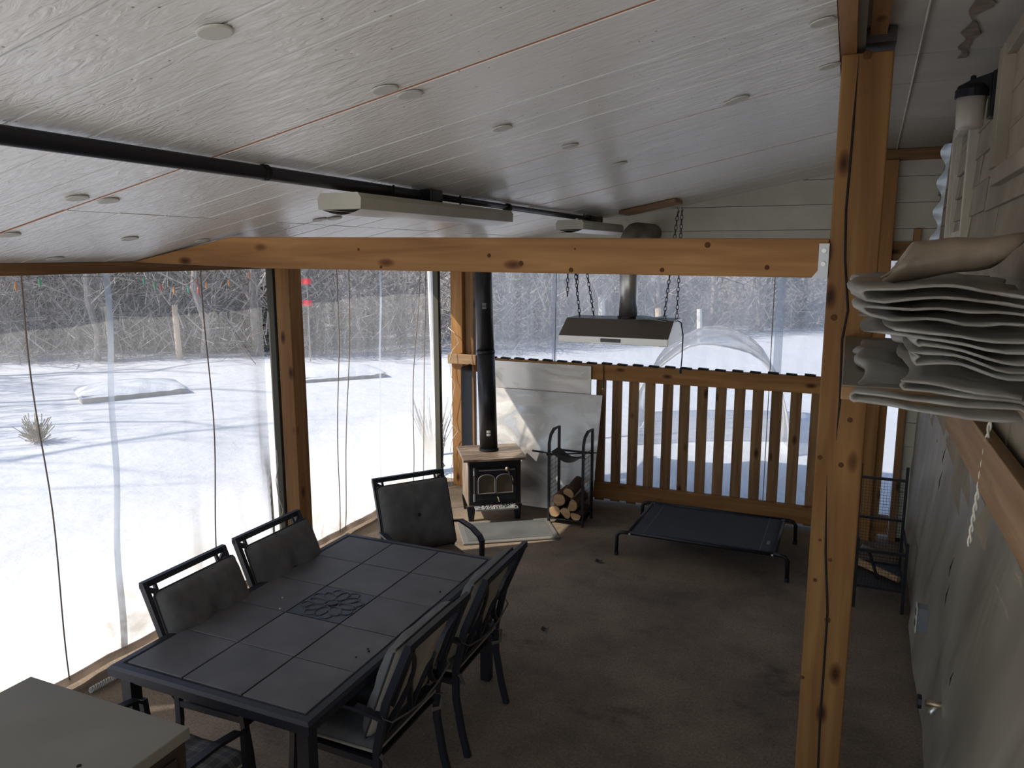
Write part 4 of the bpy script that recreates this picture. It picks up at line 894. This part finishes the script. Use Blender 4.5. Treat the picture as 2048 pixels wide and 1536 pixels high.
# ------------------------------------------------------------------ outside
def gz(x, y):
    d = max(-4.1 - x, y - 7.2, x - 2.5, -.8 - y, 0)
    h = -.06 + min(d, 3) * .012 + .07 * noise.noise(Vector((x * .35, y * .35, 0))) * min(1, d)
    return h + max(0, math.hypot(x, y) - 17) * .015
def bare_tree_mesh(seed, H, spread=.5, n0=26, mt='bark_grey'):
    q = random.Random(seed); m_ = MB()
    trunk = [Vector((.06 * i * q.uniform(-1, 1), .06 * i * q.uniform(-1, 1), H * i / 8)) for i in range(9)]
    m_.tube(trunk, [.10 * H / 7 * (1 - i / 9.5) for i in range(9)], 6)
    m2 = MB()
    def branch(p, d, L_, r_, lv):
        pts = [p]; dd = d.copy()
        for i in range(3):
            dd = (dd + Vector((q.uniform(-.25, .25), q.uniform(-.25, .25), q.uniform(-.05, .25)))).normalized(); pts.append(pts[-1] + dd * L_ / 3)
        m2.tube(pts, [r_, r_ * .75, r_ * .5, r_ * .2], 3, cap=False)
        if lv:
            for k in range(5):
                j = q.choice((1, 2, 3)); a = q.uniform(0, 6.28)
                nd = (dd + Vector((math.cos(a), math.sin(a), q.uniform(0, .5))) * .8).normalized(); branch(pts[j], nd, L_ * .5, r_ * .45, lv - 1)
    for k in range(n0):
        t = q.uniform(.08, .98); i = min(int(t * 8), 7); p = lerp(trunk[i], trunk[i + 1], t * 8 - i); a = q.uniform(0, 6.28)
        branch(p, Vector((math.cos(a), math.sin(a), q.uniform(.1, .9))).normalized(), H * spread * (1 - t * .6) * q.uniform(.4, .8), .03 * H / 7 * (1.1 - t), 2)
    return m_.mesh('trunk', mt), m2.mesh('branches', 'twig')
tms = [bare_tree_mesh(s_, H_) for s_, H_ in ((1, 6.5), (2, 5.2), (3, 7.5), (4, 4.2))]
def plant_tree(x, y, k, rz, sc, label):
    e_ = empty('bare_tree', (x, y, gz(x, y) - .05), rz, label, 'tree', 'bare trees around the snowy field'); e_.scale = (sc,) * 3
    inst('trunk', tms[k][0], e_); inst('branches', tms[k][1], e_)
T_L = 'bare tree in the grey thicket beyond the snow'
spots = []
for i in range(46):
    u = i / 45; px = lerp(-200, 1850, u) + rnd.uniform(-30, 30)
    ey = 735 - 25 * min(1, max(0, px / 900)) - (38 * max(0, (px - 1000) / 640) if px > 1000 else 0)
    p = onz(px, max(655, ey), 0); k = 1 + rnd.uniform(.02, .45)
    plant_tree(p.x * k, p.y * k, i % 4, rnd.uniform(0, 6.28), rnd.uniform(.8, 1.3), T_L)
for i, (x, y) in enumerate(((-16.5, .6), (-18.5, -1.6), (-20, 2.2), (-17.8, 3.6), (-22, -.4), (-19.6, 5.2), (-23, 3.4), (-16.2, 2.4), (-21, 5.6), (-24, 1.2))):
    plant_tree(x, y, (i * 3) % 4, i * 1.7, 1.75, 'bare tree left of the view casting long shadows on the snow')
# leaning evergreens in the thicket
def evergreen(seed, H):
    q = random.Random(seed); m_ = MB()
    for i in range(2600):
        t = q.random() ** .8; a = q.uniform(0, 6.28); r_ = (1 - t) * H * .28 * math.sqrt(q.random()) + .05; z = t * H + .1
        p = Vector((r_ * math.cos(a), r_ * math.sin(a), z - r_ * .25)); L_ = q.uniform(.12, .3); d_ = Vector((math.cos(a) + q.uniform(-.6, .6), math.sin(a) + q.uniform(-.6, .6), q.uniform(-.5, .3))).normalized(); s_ = Vector((-d_.y, d_.x, q.uniform(-.4, .4))) * .05
        m_.add([p - s_, p + s_, p + d_ * L_], [(0, 1, 2)])
    return m_.mesh('foliage', 'evergreen'), MB().tube([(0, 0, 0), (0, 0, H * .9)], [H * .02, .01], 6).mesh('trunk', 'bark_grey')
egs = [evergreen(31, 4.5), evergreen(32, 3.4)]
for i, (px, k) in enumerate(((330, 1.06), (420, 1.04), (480, 1.1), (270, 1.08), (60, 1.15), (150, 1.12), (375, 1.12), (640, 1.25), (1000, 1.12), (760, 1.3), (1240, 1.3), (1560, 1.25), (540, 1.06), (300, 1.2), (450, 1.18))):
    p = onz(px, 722 - 25 * max(0, min(1, px / 900)), 0) * 1; e_ = empty('evergreen_tree', (p.x * k, p.y * k, gz(p.x * k, p.y * k) - .05), i, 'dark evergreen tree standing among the bare thicket', 'tree', 'evergreens in the thicket')
    inst('foliage', egs[i % 2][0], e_); inst('trunk', egs[i % 2][1], e_)
# brush: uncountable twigs
m_ = MB(); q = random.Random(77)
for i in range(42000):
    px = q.uniform(-250, 1900); ey = 735 - 25 * min(1, max(0, px / 900)) - (38 * max(0, (px - 1000) / 640) if px > 1000 else 0)
    p = onz(px, max(655, ey), 0); k = 1 + q.uniform(.0, .35) ; x, y = p.x * k, p.y * k; z = gz(x, y)
    h = q.uniform(.25, 1.3); d_ = Vector((q.uniform(-1, 1), q.uniform(-1, 1), q.uniform(-.1, 1.1))).normalized() * h; s_ = Vector((q.uniform(-1, 1), q.uniform(-1, 1), q.uniform(-.6, .6))).normalized() * q.uniform(.005, .017)
    b_ = Vector((x, y, z + q.random() ** 1.4 * 2.6))
    m_.add([b_ - s_, b_ + s_, b_ + d_], [(0, 1, 2)])
tag(m_.build('brush_thicket', 'twig'), 'grey brown leafless brush along the edge of the snow', 'brush', kind='stuff')
# fence stakes
for px, py, top, r_, mt, lb in ((226, 725, 615, .06, 'stake', 'yellowish wooden stake in the snow left of the other stake'), (360, 722, 615, .07, 'stake_orange', 'pale wooden stake in the snow right of the other stake'), (1205, 690, 598, .09, 'birch', 'white post in the snow seen behind the range hood duct'), (1318, 695, 618, .08, 'stake_orange', 'orange-topped post in the snow seen right of the hood'), (1400, 690, 620, .07, 'birch', 'thin pale post at the edge of the far snow field')):
    p = onz(px, py, 0); p.z = gz(p.x, p.y) - .1; dd = (p - CAM).dot(FW); h = (py - top) / F * dd + .1
    thing('fence_stake', lb, 'post', MB().tube([(0, 0, 0), (-.03, 0, h * .5), (-.06, .02, h)], [r_ * 1.05, r_, r_ * .95], 8), mt).location = p
# white birch pole outside the second curtain
p = onz(880, 905, 0); thing('white_pole', 'slim white pole standing in the snow outside the second curtain', 'pole', MB().tube([(0, 0, -.1), (-.1, .05, 1.2), (-.16, .1, 2.6), (-.2, .1, 3.2)], [.035, .032, .03, .03], 8), 'birch').location = p
# low brushy plant at its foot
m2 = MB()
for i in range(90):
    a = q.uniform(0, 6.28); d_ = Vector((math.cos(a) * q.uniform(.1, .5), math.sin(a) * q.uniform(.1, .5), 1)).normalized() * q.uniform(.3, .9); m2.tube([(q.uniform(-.1, .1), q.uniform(-.1, .1), 0), d_ * .5, d_ + Vector((0, 0, -.05))], [.006, .005, .002], 3, cap=False)
me_ = m2.mesh('dry_stems', 'plank_weathered')
o = inst('dry_plant', me_, None, onz(868, 935, 0)); tag(o, 'frosty dry plant stems at the foot of the white pole', 'plant')
m2 = MB()
for i in range(140):
    d_ = Vector((q.uniform(-1, 1), q.uniform(-1, 1), q.uniform(0, 1.3))).normalized() * q.uniform(.08, .26); b_ = Vector((q.uniform(-.07, .07), q.uniform(-.07, .07), q.uniform(0, .15))); m2.tube([b_, b_ + d_ * .6, b_ + d_ + Vector((0, 0, .03))], [.003, .005, .007], 3, cap=False)
o = inst('dry_shrub', m2.mesh('stems', 'dry_shrub'), None, onz(75, 885, 0), (0, 0, 1), (1, 1, 1)); tag(o, 'small dry shrub poking out of the snow at the left', 'shrub')
# snow-covered raised bed and low plank bed
def snowbox(label, a, b, wdt, h):
    a, b = Vector(a), Vector(b); c_ = (a + b) / 2; d_ = b - a; e_ = empty('raised_bed', (c_.x, c_.y, gz(c_.x, c_.y) - .05), math.atan2(d_.y, d_.x), label, 'garden bed'); L_ = d_.length / 2
    m_ = MB()
    MB().b2(-L_, L_, 0, wdt, 0, h).build('box', 'plank_weathered', e_)
    MB().grid(lambda u, v: Vector((lerp(-L_ - .05, L_ + .05, u), lerp(-.05, wdt + .05, v), h - .03 + .15 * (math.sin(u * math.pi) * math.sin(v * math.pi)) ** .4 + .03 * noise.noise(Vector((u * 6, v * 3, 1))))), 24, 10).build('snow_cap', 'snow', e_, smooth=True)
snowbox('long low garden bed buried in snow beyond the left curtain', onz(165, 806), onz(372, 786), 1.1, .17)
snowbox('low snow-covered garden bed beyond the second curtain', onz(600, 765), onz(770, 752), 1.2, .15)
# red scraps
for px, py, lb in ((612, 563, 'upper red cloth marker hanging in the brush right of the left post'), (614, 606, 'lower red cloth marker hanging in the brush right of the left post')):
    p = ony(px, py, 14.0); thing('red_marker', lb, 'marker', MB().grid(lambda u, v: Vector(((u - .5) * .26, .03 * math.sin(u * 7), (v - .5) * .13)), 8, 3), 'red_cloth').location = p
    MB().tube([(0, 0.03, -p.z), (0, .03, .1)], .012, 5).build('stem', 'bark_grey', bpy.context.scene.objects[-1] if False else [o for o in COL.objects if o.name.startswith('red_marker')][-1])
# plastic hoop shelter beyond the far fence
tn = empty('hoop_shelter', (-1.62, 10.6, gz(-1.6, 10.6)), R(8), 'snowy clear plastic hoop shelter beyond the far fence', 'shelter')
def hoop(u, v):
    a = math.pi * u; s_ = 1 + .05 * noise.noise(Vector((u * 5, v * 4, 0))); return Vector((-.95 * math.cos(a) * s_, (v - .5) * 2.2, 1.38 * (math.sin(a) ** .75) * s_ * (1 - .12 * abs(v - .5) ** 2)))
MB().grid(hoop, 24, 12).build('cover', 'tent_vinyl', tn, smooth=True)
for v in (.02, .35, .66, .98): MB().tube([hoop(i / 20, v) * 1.0 + Vector((0, 0, -.015)) for i in range(21)], .014, 6).build('hoop', 'birch', tn)
